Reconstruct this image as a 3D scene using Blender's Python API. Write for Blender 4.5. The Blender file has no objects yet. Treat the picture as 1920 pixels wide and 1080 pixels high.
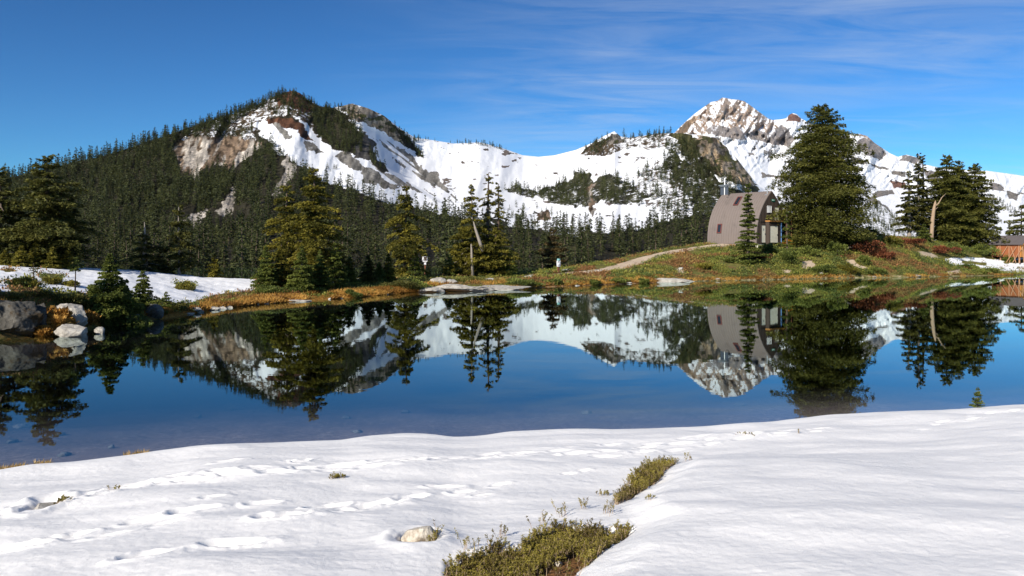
import bpy, math
import numpy as np
from mathutils import Vector, Matrix

# ------------------------------------------------------------------ basics
F, HZ, CH = 1507.0, 463.0, 3.5        # focal length in photo pixels, horizon row, eye height above the water
SC = bpy.context.scene
COL = SC.collection
R = math.radians
RNG = np.random.default_rng(7)
SUN_EL = R(29.0)
SUN_XY = np.array([-0.58, -0.815])
TO_SUN = np.array([SUN_XY[0]*math.cos(SUN_EL), SUN_XY[1]*math.cos(SUN_EL), math.sin(SUN_EL)])

def wp(px, py, Y):
    return np.array([(px-960)/F*Y, Y, CH-(py-HZ)/F*Y])

# ------------------------------------------------------------------ noise
def _h(ix, iy, iz, seed):
    n = (ix.astype(np.int64)*374761393 + iy.astype(np.int64)*668265263 + iz.astype(np.int64)*2147483647*3 + seed*974634777) & 0xFFFFFFFF
    n = ((n ^ (n >> 13))*1274126177) & 0xFFFFFFFF
    n = ((n ^ (n >> 15))*2246822519) & 0xFFFFFFFF
    return ((n ^ (n >> 16)) & 0xFFFFFF)/float(0xFFFFFF)

def vn2(x, y, seed=0):
    x = np.asarray(x, float); y = np.asarray(y, float)
    ix = np.floor(x); iy = np.floor(y); fx = x-ix; fy = y-iy
    fx = fx*fx*fx*(fx*(fx*6-15)+10); fy = fy*fy*fy*(fy*(fy*6-15)+10)
    z = np.zeros_like(ix)
    a = _h(ix, iy, z, seed); b = _h(ix+1, iy, z, seed); c = _h(ix, iy+1, z, seed); d = _h(ix+1, iy+1, z, seed)
    return (a+(b-a)*fx)+((c+(d-c)*fx)-(a+(b-a)*fx))*fy

def fbm2(x, y, seed=0, o=4, g=0.5):
    s = 0; a = 1; t = 0
    for k in range(o):
        s = s+a*(vn2(x*2**k+k*17.3, y*2**k-k*9.1, seed+k)*2-1); t += a; a *= g
    return s/t

def vn3(p, seed=0):
    i = np.floor(p); f = p-i; f = f*f*(3-2*f)
    r = 0
    for dx in (0, 1):
        for dy in (0, 1):
            for dz in (0, 1):
                w = (f[:, 0] if dx else 1-f[:, 0])*(f[:, 1] if dy else 1-f[:, 1])*(f[:, 2] if dz else 1-f[:, 2])
                r = r+w*_h(i[:, 0]+dx, i[:, 1]+dy, i[:, 2]+dz, seed)
    return r*2-1

def sm(a, b, x):
    t = np.clip((x-a)/(b-a), 0, 1)
    return t*t*(3-2*t)

def unit(a): return a/(np.linalg.norm(a, axis=-1, keepdims=True)+1e-9)
def inpoly(x, y, poly):
    r = np.zeros(x.shape, bool)
    n = len(poly)
    for i in range(n):
        x1, y1 = poly[i]; x2, y2 = poly[(i+1) % n]
        if y1 == y2: continue
        c = ((y1 > y) != (y2 > y)) & (x < (x2-x1)*(y-y1)/(y2-y1)+x1)
        r ^= c
    return r

# ------------------------------------------------------------------ meshes
def np_mesh(name, v, quads=None, tris=None, attrs=None, smooth=False, mats=(), midx=None):
    me = bpy.data.meshes.new(name)
    v = np.asarray(v, np.float32)
    loops = []; starts = []; n = 0
    if quads is not None and len(quads):
        q = np.asarray(quads, np.int32); loops.append(q.ravel()); starts.append(np.arange(len(q))*4+n); n += q.size
    if tris is not None and len(tris):
        t = np.asarray(tris, np.int32); loops.append(t.ravel()); starts.append(np.arange(len(t))*3+n); n += t.size
    loops = np.concatenate(loops).astype(np.int32); starts = np.concatenate(starts).astype(np.int32)
    me.vertices.add(len(v)); me.vertices.foreach_set('co', v.ravel())
    me.loops.add(len(loops)); me.loops.foreach_set('vertex_index', loops)
    me.polygons.add(len(starts)); me.polygons.foreach_set('loop_start', starts)
    if midx is not None: me.polygons.foreach_set('material_index', np.asarray(midx, np.int32))
    me.polygons.foreach_set('use_smooth', np.full(len(starts), smooth))
    for k, a in (attrs or {}).items():
        a = np.asarray(a, np.float32)
        if a.ndim == 1:
            at = me.attributes.new(k, 'FLOAT', 'POINT'); at.data.foreach_set('value', a)
        else:
            at = me.attributes.new(k, 'FLOAT_COLOR', 'POINT')
            c = np.ones((len(a), 4), np.float32); c[:, :3] = a; at.data.foreach_set('color', c.ravel())
    for m in mats: me.materials.append(m)
    me.update(calc_edges=True)
    return me

def grid_quads(nr, nc):
    i = np.arange(nr*nc).reshape(nr, nc)
    return np.stack([i[:-1, :-1], i[:-1, 1:], i[1:, 1:], i[1:, :-1]], -1).reshape(-1, 4)

class MB:
    def __init__(s): s.v = []; s.q = []; s.t = []; s.n = 0
    def add(s, v, q=(), t=()):
        v = np.asarray(v, float)
        if len(q): s.q.append(np.asarray(q)+s.n)
        if len(t): s.t.append(np.asarray(t)+s.n)
        s.v.append(v); s.n += len(v)
        return s
    def box(s, c, d, rot=None):
        d = np.asarray(d)/2.0
        v = np.array([[x, y, z] for x in (-1, 1) for y in (-1, 1) for z in (-1, 1)])*d
        if rot is not None: v = v @ np.array(rot).T
        return s.add(v+np.asarray(c), [[0, 1, 3, 2], [4, 6, 7, 5], [0, 4, 5, 1], [2, 3, 7, 6], [0, 2, 6, 4], [1, 5, 7, 3]])
    def tube(s, pts, rad, k=8, cap=True):
        pts = np.asarray(pts, float); n = len(pts); rad = np.broadcast_to(np.asarray(rad, float), (n,))
        d = np.gradient(pts, axis=0); d /= np.linalg.norm(d, axis=1)[:, None]+1e-9
        ref = np.where(np.abs(d[:, 2:3]) > .9, np.array([[1., 0, 0]]), np.array([[0, 0, 1.]]))
        a = np.cross(d, ref); a /= np.linalg.norm(a, axis=1)[:, None]; b = np.cross(d, a)
        th = np.arange(k)/k*2*np.pi
        v = pts[:, None]+rad[:, None, None]*(np.cos(th)[None, :, None]*a[:, None]+np.sin(th)[None, :, None]*b[:, None])
        i = np.arange(n*k).reshape(n, k); j = np.roll(i, -1, 1)
        q = np.stack([i[:-1], i[1:], j[1:], j[:-1]], -1).reshape(-1, 4)
        v = v.reshape(-1, 3); t = []
        if cap:
            v = np.vstack([v, pts[:1], pts[-1:]])
            t = [[j[0, m], i[0, m], n*k] for m in range(k)]; t = [[a_, b_, n*k] for a_, b_ in zip(i[0], j[0])]+[[b_, a_, n*k+1] for a_, b_ in zip(i[-1], j[-1])]
        return s.add(v, q, t)
    def mesh(s, name, mats, smooth=False, attrs=None):
        return np_mesh(name, np.vstack(s.v), np.vstack(s.q) if s.q else None, np.vstack(s.t) if s.t else None, attrs, smooth, mats)

def link(name, me, parent=None, loc=None, **kw):
    o = bpy.data.objects.new(name, me); COL.objects.link(o)
    if parent is not None: o.parent = parent
    if loc is not None: o.location = loc
    for k, v in kw.items(): o[k] = v
    return o

def tag(o, label, cat, group=None, kind=None):
    o['label'] = label; o['category'] = cat
    if group: o['group'] = group
    if kind: o['kind'] = kind
    return o

def thing(name, label, cat, loc, rz=0.0, group=None):
    o = bpy.data.objects.new(name, None); COL.objects.link(o)
    o.location = loc; o.rotation_euler = (0, 0, rz); o.empty_display_size = .3
    return tag(o, label, cat, group)

# ------------------------------------------------------------------ materials
class NT:
    def __init__(s, name):
        s.m = bpy.data.materials.new(name); s.m.use_nodes = True
        s.t = s.m.node_tree; s.t.nodes.clear()
        s.out = s.t.nodes.new('ShaderNodeOutputMaterial')
    def n(s, typ, ins=None, **props):
        nd = s.t.nodes.new('ShaderNode'+typ)
        for k, v in props.items(): setattr(nd, k, v)
        for k, v in (ins or {}).items():
            sk = nd.inputs[k]
            if hasattr(v, 'links') or isinstance(v, bpy.types.NodeSocket): s.t.links.new(v, sk)
            else: sk.default_value = v
        return nd
    def math(s, op, a, b=0.0, c=0.0, clamp=False):
        nd = s.n('Math', {0: a, 1: b, 2: c}, operation=op); nd.use_clamp = clamp
        return nd.outputs[0]
    def mix(s, f, a, b, mode='MIX'):
        nd = s.n('Mix', data_type='RGBA', blend_type=mode)
        for k, v in ((0, f), (6, a), (7, b)):
            sk = nd.inputs[k]
            if isinstance(v, bpy.types.NodeSocket): s.t.links.new(v, sk)
            elif k == 0: sk.default_value = v
            else: sk.default_value = (*v, 1)
        return nd.outputs[2]
    def noise(s, scale, detail=4, rough=.55, vec=None, dist=0.0):
        ins = {'Scale': scale, 'Detail': detail, 'Roughness': rough, 'Distortion': dist}
        if vec is not None: ins['Vector'] = vec
        return s.n('TexNoise', ins)
    def ramp(s, fac, stops):
        nd = s.n('ValToRGB', {0: fac}); e = nd.color_ramp.elements
        while len(e) < len(stops): e.new(.5)
        for k, (p, c) in enumerate(stops):
            e[k].position = p; e[k].color = (*c, 1)
        return nd.outputs[0]
    def sstep(s, x, a, b):
        nd = s.n('MapRange', {0: x, 1: a, 2: b, 3: 0., 4: 1.}); nd.interpolation_type = 'SMOOTHSTEP'
        return nd.outputs[0]
    def attr(s, name):
        return s.n('Attribute', attribute_name=name)
    def obj(s): return s.n('TexCoord').outputs['Object']
    def pos(s): return s.n('NewGeometry').outputs['Position']
    def bsdf(s, col, rough=.8, bump=None, bstr=.3, bdist=.05, spec=.3, metal=0.0, **kw):
        ins = {'Base Color': col if isinstance(col, bpy.types.NodeSocket) else (*col, 1), 'Roughness': rough, 'Specular IOR Level': spec, 'Metallic': metal}
        ins.update(kw)
        b = s.n('BsdfPrincipled', ins)
        if bump is not None:
            bn = s.n('Bump', {'Height': bump, 'Strength': bstr, 'Distance': bdist}); s.t.links.new(bn.outputs[0], b.inputs['Normal'])
        return b.outputs[0]
    def done(s, surf, vol=None):
        s.t.links.new(surf, s.out.inputs[0])
        if vol is not None: s.t.links.new(vol, s.out.inputs[1])
        return s.m

def plain(name, col, rough=.7, var=.25, scale=6.0, bstr=.15, bdist=.01, spec=.3, metal=0.0, stretch=None):
    t = NT(name); vec = t.obj()
    if stretch is not None: vec = t.n('Mapping', {'Vector': vec, 'Scale': stretch}).outputs[0]
    nz = t.noise(scale, 6, .6, vec).outputs[0]
    c = t.mix(nz, [x*(1-var) for x in col], [min(1, x*(1+var)) for x in col])
    return t.done(t.bsdf(c, rough, nz, bstr, bdist, spec, metal))

def needles(name, dark, light, trans=.25):
    t = NT(name)
    a = t.attr('tint').outputs['Fac']
    c = t.mix(a, dark, light)
    d = t.bsdf(c, .6, spec=.25)
    tr = t.n('BsdfTranslucent', {'Color': c}).outputs[0]
    return t.done(t.n('MixShader', {0: trans, 1: d, 2: tr}).outputs[0])

def snow_mat(name, speck=False):
    t = NT(name); p = t.pos()
    n1 = t.noise(9, 6, .65, p).outputs[0]; n2 = t.noise(130, 3, .7, p).outputs[0]
    h = t.math('ADD', n1, t.math('MULTIPLY', n2, .35))
    return t, h

M = {}
# foreground snow: white with a soil mask where it has melted back
t, h = snow_mat('snow')
soil = t.attr('soil').outputs['Fac']; p = t.pos()
n3 = t.noise(35, 5, .6, p).outputs[0]
f = t.sstep(t.math('ADD', soil, t.math('MULTIPLY', t.math('SUBTRACT', n3, .5), .35)), .42, .58)
sc_ = t.ramp(t.noise(18, 6, .65, p).outputs[0], [(.3, (.05, .032, .018)), (.5, (.16, .085, .035)), (.7, (.36, .17, .06))])
t.n('BsdfPrincipled')
sb = t.bsdf((.91, .89, .86), .65, h, .5, .02, spec=.25)
eb = t.bsdf(sc_, .95, n3, .8, .02, spec=.1)
M['snow'] = t.done(t.n('MixShader', {0: f, 1: sb, 2: eb}).outputs[0])

# far shore: moss, heather, snow, path, sand, rock by masks
t = NT('shore_ground'); p = t.pos()
n1 = t.noise(.5, 6, .65, p).outputs[0]; n2 = t.noise(2.6, 6, .7, p).outputs[0]; n3 = t.noise(7, 4, .6, p).outputs[0]
base = t.ramp(n2, [(.28, (.06, .05, .022)), (.45, (.12, .115, .032)), (.58, (.17, .155, .045)), (.75, (.22, .15, .065))])
base = t.mix(t.sstep(n1, .5, .72), base, (.15, .085, .04))
gold = t.attr('gold').outputs['Fac']
base = t.mix(t.sstep(t.math('ADD', gold, t.math('MULTIPLY', t.math('SUBTRACT', n2, .5), 1.2)), .35, .65), base, t.ramp(n3, [(.3, (.10, .045, .012)), (.5, (.30, .14, .025)), (.75, (.42, .25, .07))]))
path = t.attr('path').outputs['Fac']
base = t.mix(t.sstep(t.math('ADD', path, t.math('MULTIPLY', t.math('SUBTRACT', n2, .5), .5)), .4, .6), base, t.ramp(n3, [(.3, (.42, .32, .22)), (.7, (.62, .50, .37))]))
sn = t.attr('snow').outputs['Fac']
fs = t.sstep(t.math('ADD', sn, t.math('MULTIPLY', t.math('SUBTRACT', n2, .5), .55)), .43, .55)
M['shore'] = t.done(t.n('MixShader', {0: fs, 1: t.bsdf(base, .95, n3, .7, .12, spec=.1), 2: t.bsdf((.88, .885, .9), .65, n2, .35, .06, spec=.2)}).outputs[0])

# mountains: ground colour and snow share are vertex data, broken up by noise
def mountain_mat(name, sc, bd):
    t = NT(name); p = t.pos()
    n1 = t.noise(.075*sc, 8, .70, p).outputs[0]; n2 = t.noise(.30*sc, 6, .65, p).outputs[0]
    st = t.n('Mapping', {'Vector': p, 'Scale': (1, 1, .25)}).outputs[0]
    n3 = t.noise(.16*sc, 8, .72, st).outputs[0]
    col = t.attr('col').outputs['Color']
    col = t.mix(1.0, col, t.ramp(n3, [(.3, (.30, .30, .32)), (.45, (.8, .8, .8)), (.55, (1.1, 1.08, 1.05)), (.7, (1.7, 1.62, 1.55))]), 'MULTIPLY')
    sn = t.attr('snow').outputs['Fac']
    k = t.math('ADD', sn, t.math('MULTIPLY', t.math('SUBTRACT', n1, .5), 1.5))
    k = t.math('ADD', k, t.math('MULTIPLY', t.math('SUBTRACT', n2, .5), .9))
    k = t.math('ADD', k, t.math('MULTIPLY', t.math('SUBTRACT', sn, .5), 1.4))
    fs = t.sstep(k, .44, .56)
    return t.done(t.n('MixShader', {0: fs, 1: t.bsdf(col, .95, n3, 1.0, bd, spec=.1), 2: t.bsdf((.87, .88, .90), .7, n1, .55, bd*.5, spec=.1)}).outputs[0])
M['mtn'] = mountain_mat('mountain_ground', 1.0, 6.0)
M['peak'] = mountain_mat('peak_rock', .42, 18.0)

# lake bed and water
t = NT('lake_bed'); p = t.pos()
n1 = t.noise(.6, 5, .6, p).outputs[0]; n2 = t.noise(9, 5, .7, p).outputs[0]
vo = t.n('TexVoronoi', {'Vector': p, 'Scale': 7.0, 'Randomness': 1.0})
c = t.ramp(n2, [(.3, (.15, .11, .095)), (.55, (.29, .22, .19)), (.75, (.44, .37, .33))])
c = t.mix(t.sstep(n1, .45, .7), c, (.22, .165, .145))
c = t.mix(t.math('MULTIPLY', t.sstep(vo.outputs['Distance'], .16, .10), t.sstep(t.n('SeparateColor', {0: vo.outputs['Color']}).outputs[0], .75, .8)), c, (.33, .29, .26))
M['bed'] = t.done(t.bsdf(c, .9, n2, .5, .04, spec=.1))
t = NT('lake_water'); p = t.pos()
mp = t.n('Mapping', {'Vector': p, 'Scale': (.55, 1.5, 1)}).outputs[0]
w1 = t.noise(1.3, 3, .5, mp).outputs[0]; w2 = t.noise(7, 2, .5, mp).outputs[0]
bmp = t.n('Bump', {'Height': t.math('ADD', w1, t.math('MULTIPLY', w2, .10)), 'Strength': 1.0, 'Distance': .0005})
ge = t.n('NewGeometry')
dt = t.n('VectorMath', {0: bmp.outputs[0], 1: ge.outputs['Incoming']}, operation='DOT_PRODUCT').outputs['Value']
fr = t.math('MULTIPLY_ADD', t.math('POWER', t.math('SUBTRACT', 1.0, t.math('ABSOLUTE', dt), clamp=True), 5.3), .98, .02)   # Schlick, the same from either side
gl = t.n('BsdfGlossy', {'Color': (.86, 1, 1, 1), 'Roughness': .003, 'Normal': bmp.outputs[0]}).outputs[0]
tp = t.n('BsdfTransparent', {'Color': (.93, .97, 1, 1)}).outputs[0]
va = t.n('VolumeAbsorption', {'Color': (.56, .57, .58, 1), 'Density': 1.05}).outputs[0]
M['water'] = t.done(t.n('MixShader', {0: fr, 1: tp, 2: gl}).outputs[0], va)

# rocks
def rock_mat(name, a, b, c, moss=None, scale=3.0, crack=.6):
    t = NT(name); o = t.obj(); n1 = t.noise(scale, 8, .7, o).outputs[0]; n2 = t.noise(scale*.45, 4, .6, o).outputs[0]
    vo = t.n('TexVoronoi', {'Vector': o, 'Scale': scale*.8}, feature='DISTANCE_TO_EDGE').outputs[0]
    col = t.ramp(n1, [(.3, a), (.5, b), (.72, c)])
    if moss: col = t.mix(t.sstep(n2, .55, .66), col, moss)
    col = t.mix(t.math('MULTIPLY', t.sstep(vo, .03, .0), crack), col, [x*.4 for x in a])
    return t.done(t.bsdf(col, .9, n1, .8, .05, spec=.15))
M['rock_grey'] = rock_mat('grey_rock', (.05, .05, .047), (.13, .125, .115), (.25, .24, .22), (.07, .055, .03))
M['rock_shaded'] = rock_mat('shaded_rock', (.035, .034, .03), (.085, .08, .07), (.16, .15, .13), (.06, .04, .02))  # darker rock for the corner boulders, tree shade put into its colour
M['rock_pale'] = rock_mat('pale_rock', (.22, .20, .17), (.42, .39, .34), (.58, .55, .49))
M['rock_white'] = rock_mat('white_rock', (.25, .17, .10), (.62, .56, .46), (.74, .69, .60), (.20, .15, .10), 9.0, 0.0)
M['bark'] = plain('bark', (.115, .085, .065), .95, .5, 5, .8, .03, .1, stretch=(3, 3, .6))
M['bark_grey'] = plain('grey_bark', (.27, .235, .20), .95, .45, 5, .8, .03, .1, stretch=(3, 3, .5))
M['deadwood'] = plain('dead_wood', (.46, .38, .31), .9, .4, 4, .6, .03, .1, stretch=(4, 4, .5))
M['deadwood_tan'] = plain('tan_dead_wood', (.36, .26, .175), .9, .4, 4, .6, .03, .1, stretch=(4, 4, .5))
M['n_yellow'] = needles('yellow_green_needles', (.065, .066, .012), (.31, .265, .042), .35)
M['n_green'] = needles('green_needles', (.055, .080, .018), (.23, .255, .052), .35)
M['n_dark'] = needles('dark_needles', (.050, .060, .014), (.235, .225, .048), .4)
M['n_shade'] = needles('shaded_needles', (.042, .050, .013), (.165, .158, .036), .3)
M['n_far'] = needles('forest_needles', (.036, .044, .016), (.120, .130, .042), .25)
M['n_brown'] = needles('brown_needles', (.06, .045, .018), (.18, .125, .045), .3)
M['n_olive'] = needles('olive_needles', (.045, .052, .014), (.19, .175, .04), .35)
M['heather'] = needles('heather_leaves', (.085, .062, .018), (.36, .30, .055), .3)
M['stemtan'] = plain('dry_stems', (.36, .26, .17), .9, .4, 20)
M['redshrub'] = needles('russet_leaves', (.09, .026, .012), (.30, .105, .045))
M['orange'] = needles('orange_leaves', (.28, .10, .012), (.55, .27, .03))
M['sedge'] = needles('gold_sedge', (.20, .085, .014), (.66, .38, .09))

def needles_attr(name, trans=.2):
    t = NT(name)
    c = t.attr('lc').outputs['Color']
    return t.done(t.n('MixShader', {0: trans, 1: t.bsdf(c, .7, spec=.2), 2: t.n('BsdfTranslucent', {'Color': c}).outputs[0]}).outputs[0])
M['cover'] = needles_attr('ground_cover_leaves')
EXPO = 0.44
HAZED = 0.5e-5
# ------------------------------------------------------------------ near bank: snow
EDGE = np.array([(-900, 985), (-500, 940), (-100, 890), (0, 872), (60, 862), (130, 857), (250, 845), (370, 829), (450, 823), (540, 819), (640, 817), (700, 807), (760, 802), (800, 803), (850, 811),
                 (900, 809), (960, 801), (1000, 799), (1080, 796), (1150, 798), (1240, 795), (1330, 791), (1450, 781), (1550, 770), (1600, 767), (1700, 764), (1780, 760), (1850, 756), (1920, 751), (2100, 742), (2500, 735), (3500, 730)], float)
LIP = .24
def smooth_interp(x, xs, ys, w=14):
    return (np.interp(x-w, xs, ys)+2*np.interp(x, xs, ys)+np.interp(x+w, xs, ys))/4
def y_edge(px):
    return (CH-LIP)*F/(smooth_interp(px, EDGE[:, 0], EDGE[:, 1])-HZ)
def snow_base(X, Y):
    X = np.asarray(X, float); Y = np.asarray(Y, float)
    px = 960+F*X/np.maximum(Y, .3)
    ye = y_edge(np.clip(px, -900, 3500))
    u = Y/ye
    z = LIP+1.62*np.clip(1-u, -1, 1.4)
    # rounded lip, then down into the water
    d = Y-ye
    z = z-.10*sm(-.8, 0, d)**2
    z = np.where(d > 0, LIP-.10-.9*sm(-.15, .75, d)-.25*np.clip(d, 0, 3)+.012, z)
    return z, d
HE_LINE = [(1345, 835), (1268, 866), (1200, 922), (1150, 952), (1192, 985), (1150, 1022), (1070, 1083), (1000, 1160)]
def snow_hit(px, py):
    m = np.linspace(1.5, 24, 1800); zb = snow_base((px-960)/F*m, m)[0]
    m = float(m[np.argmax(CH-(py-HZ)/F*m <= zb)])
    return np.array([(px-960)/F*m, m, float(snow_base((px-960)/F*m, m)[0])])
def to_w(poly): return np.array([snow_hit(*p)[:2] for p in poly])
def seg_dist(X, Y, pl):
    best = np.full(X.shape, 1e9); side = np.zeros(X.shape); tt = np.zeros(X.shape)
    for i in range(len(pl)-1):
        a = pl[i]; b = pl[i+1]; e = b-a; L2 = (e**2).sum()
        t = np.clip(((X-a[0])*e[0]+(Y-a[1])*e[1])/L2, 0, 1)
        dx = X-a[0]-t*e[0]; dy = Y-a[1]-t*e[1]; d = np.hypot(dx, dy)
        m = d < best
        best = np.where(m, d, best); side = np.where(m, np.sign(e[0]*dy-e[1]*dx), side); tt = np.where(m, (i+t)/(len(pl)-1), tt)
    return best, side, tt
HLW = to_w(HE_LINE)
HEATH_UP = [(1150, 944), (1154, 932), (1168, 915), (1185, 893), (1205, 876), (1238, 860), (1268, 866), (1240, 893), (1200, 918)]
HEATH_LO = [(838, 1090), (840, 1058), (880, 1045), (935, 1035), (975, 1030), (1005, 1005), (1020, 994), (1050, 984), (1085, 984), (1120, 994), (1150, 990), (1186, 992), (1168, 1008), (1130, 1035), (1070, 1085)]
SOIL = [(960, 1150), (985, 1085), (1010, 1058), (1040, 1040), (1085, 1026), (1104, 1034), (1092, 1062), (1072, 1090), (1066, 1150)]
ROCKHOLE = snow_hit(785, 1010); STONEHOLE = snow_hit(80, 950)
def prints():
    r = np.random.default_rng(5); out = []
    def trail(pts, n, jit, size, depth, two=True):
        pts = np.array(pts, float); s = np.linspace(0, len(pts)-1, n)
        for k, q in enumerate(s):
            i = min(int(q), len(pts)-2); f = q-i; p = pts[i]*(1-f)+pts[i+1]*f
            w = snow_hit(p[0], p[1]); a = snow_hit(*pts[i]); b = snow_hit(*pts[i+1])
            d = (b-a)[:2]; d /= np.hypot(*d); nrm = np.array([-d[1], d[0]])
            c = w[:2]+nrm*((.14 if k % 2 else -.14) if two else 0)+r.normal(0, jit, 2)
            out.append((c, d+r.normal(0, .15, 2), size*r.uniform(.7, 1.2)*.9, depth*r.uniform(.35, 1.1)*.62))
    trail([(-60, 985), (60, 955), (200, 925), (330, 902), (470, 892), (620, 884), (760, 868), (900, 862), (1040, 855), (1180, 848), (1300, 835), (1420, 818), (1540, 805)], 46, .07, .17, .085)
    trail([(-60, 970), (150, 935), (300, 912), (520, 880), (700, 872), (900, 855), (1080, 846), (1300, 828), (1500, 806)], 30, .16, .15, .06)
    trail([(1700, 800), (1790, 790), (1880, 778), (1960, 770)], 12, .1, .15, .05)
    for p, k in (((20, 1030), 1.), ((110, 1012), .9), ((140, 1005), .6), ((195, 1012), .8), ((255, 1055), 1.), ((345, 968), 1.), ((415, 1022), 1.1), ((250, 985), .8), ((300, 990), .7), ((510, 978), 1.1), ((540, 972), .8),
                 ((480, 950), .8), ((600, 952), 1.), ((650, 958), .9), ((690, 945), 1.2), ((760, 930), 1.), ((820, 910), .9), ((860, 920), .8), ((900, 925), .6), ((390, 945), .6), ((930, 905), .6), ((560, 872), .8), ((420, 875), .9), ((1060, 885), .5), ((1090, 880), .5)):
        w = snow_hit(*p); out.append((w[:2], np.array([.9, .5])+r.normal(0, .15, 2), .15*k, .065*k))
    return out
def snow_height(X, Y):
    z, d = snow_base(X, Y)
    inl = 1-sm(-1.2, -.1, d)
    z = z+(.085*fbm2(X*.34, Y*.55, 3, 2)+.036*fbm2(X*.8+3, Y*1.5, 9, 2))*(.25+.75*inl)+.0045*fbm2(X*1.3, Y*3.2, 21, 3)*inl
    z = z+(.0035*fbm2(X*6, Y*9, 22, 2)+.0022*fbm2(X*17, Y*22, 23, 2))*inl
    # the higher bank to the right of the heather
    D, S, T = seg_dist(X, Y, HLW)
    Dn = D+.05*fbm2(X*3, Y*3, 40, 2)
    hr = np.where(S > 0, 1, 0)
    amt = .11*sm(.0, .45, Dn)*(1-sm(.6, 3.6, D))*sm(.0, .22, T)
    z = z+np.where(S > 0, amt, 0)*inl
    soil = np.zeros_like(z)
    for poly, dep in ((HEATH_UP, .07), (HEATH_LO, .10)):
        pw = to_w(poly)
        X2 = X+.04*fbm2(X*6, Y*6, 50, 2); Y2 = Y+.06*fbm2(X*6, Y*6, 51, 2)
        ins = inpoly(X2, Y2, pw)
        dd, _, _ = seg_dist(X, Y, np.vstack([pw, pw[:1]]))
        sd = np.where(ins, -dd, dd)
        z = z-dep*(1-sm(-.10, .05, sd))
        soil = np.maximum(soil, 1-sm(-.05, .01, sd))
    for c, rx, ry, dep in ((ROCKHOLE, .17, .24, .16), (STONEHOLE, .16, .30, .11)):
        dx = (X-c[0])/rx; dy = (Y-c[1])/ry; rr = np.hypot(dx, dy)*(1+.12*fbm2(X*5, Y*5, 60, 2))
        z = z-dep*(1-sm(.45, 1.05, rr))+.03*np.exp(-((rr-1.5)/.4)**2)
        soil = np.maximum(soil, (1-sm(.25, .5, rr))*.9)
    for c, dr, sz, dep in PRINTS:
        dr = dr/np.hypot(*dr)
        m = (np.abs(X-c[0]) < sz*4) & (np.abs(Y-c[1]) < sz*4)
        if not m.any(): continue
        dx = X[m]-c[0]; dy = Y[m]-c[1]
        a = dx*dr[0]+dy*dr[1]; b = -dx*dr[1]+dy*dr[0]
        tail = np.where(a > 0, 1.9, 1.0)
        q = np.hypot(a/(sz*tail), b/(sz*.62))*(1+.2*fbm2(dx*6+c[0]*7, dy*6, 70, 2))
        z[m] += -dep*(1-sm(.1, 1.1, q))+dep*.26*np.exp(-((q-1.25)/.32)**2)*(1+.5*fbm2(dx*11, dy*11, 71, 2))
    return z, soil
PRINTS = prints()
def build_snow():
    tn = np.concatenate([np.linspace(-1.5, -.72, 60, endpoint=False), np.linspace(-.72, .72, 1150), np.linspace(.72, 1.5, 61)[1:]])
    pxs = 960+F*tn
    nr = 680; v = np.linspace(0, 1, nr)[:, None]
    ymax = y_edge(np.clip(pxs, -900, 3500))[None]+2.0
    Y = 2.4*(ymax/2.4)**v; X = tn[None]*Y
    z, soil = snow_height(X, Y)
    me = np_mesh('snow_bank', np.stack([X, Y, z], -1).reshape(-1, 3), grid_quads(*z.shape), None, {'soil': soil.ravel()}, True, [M['snow']])
    o = link('snow_ground', me)
    tag(o, 'footprinted white snow bank sloping down to the near lake edge', 'snow', kind='structure')
    gx = np.linspace(-70, 80, 120); gy = np.concatenate([np.linspace(-60, 0, 20, endpoint=False), np.linspace(0, 22, 60)])
    X, Y = np.meshgrid(gx, gy)
    z, d = snow_base(X, np.maximum(Y, .5))
    z = np.where(Y < .5, z-.02*(Y-.5), z)
    z = z-.05-.42*(sm(1.2, 2.6, Y)*(np.abs(X) < 1.5*Y))+.06*fbm2(X*.4, Y*.4, 5)
    o = link('ground', np_mesh('ground', np.stack([X, Y, z], -1).reshape(-1, 3), grid_quads(*z.shape), None, {'soil': np.zeros(z.size)}, True, [M['snow']]))
    tag(o, 'wide snowy ground behind and beside the near bank', 'ground', kind='structure')
build_snow()

# ------------------------------------------------------------------ far shore
SX = [-900, -700, -400, 0, 60, 130, 200, 300, 350, 400, 480, 560, 650, 760, 850, 950, 1050, 1150, 1250, 1330, 1420, 1520, 1600, 1700, 1780, 1850, 1920, 2300, 2900]
SY = [760, 720, 668, 632, 628, 622, 611, 598, 590, 580, 571, 565, 559, 549, 546, 543, 537, 533, 529, 526.5, 525, 522.5, 521, 520, 518, 517, 515, 510, 507]
BX = [-900, -400, 0, 100, 200, 300, 400, 480, 560, 650, 760, 850, 950, 1050, 1150, 1250, 1330, 1420, 1520, 1600, 1700, 1780, 1850, 1920, 2900]
B1D = [1.5, 1.5, 1.5, 2, 3, 4, 3, 3, 3, 4, 5, 5, 5, 5, 6, 8, 9, 8, 7, 7, 8, 10, 12, 12, 12]
B1Z = [1.8, 1.8, 1.75, 1.4, 1.0, .7, .35, .35, .4, .5, .5, .45, .5, .5, .9, 1.7, 2.4, 2.4, 2.5, 2.7, 2.4, 1.0, .7, .6, .6]
B2D = [52, 52, 52, 54, 56, 58, 60, 61, 64, 68, 74, 78, 80, 84, 95, 101, 103, 102, 103, 104, 112, 120, 124, 125, 125]
B2Y = [486, 490, 496, 499, 505, 513, 521, 526, 527, 525, 518, 517, 515, 507, 490, 468, 458, 456, 453, 447, 446, 458, 474, 480, 482]
def ip(x, xs, ys, w=22): return smooth_interp(x, xs, ys, w)
def shore_D(px): return CH*F/(ip(px, SX, SY, 6)-HZ)
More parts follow.
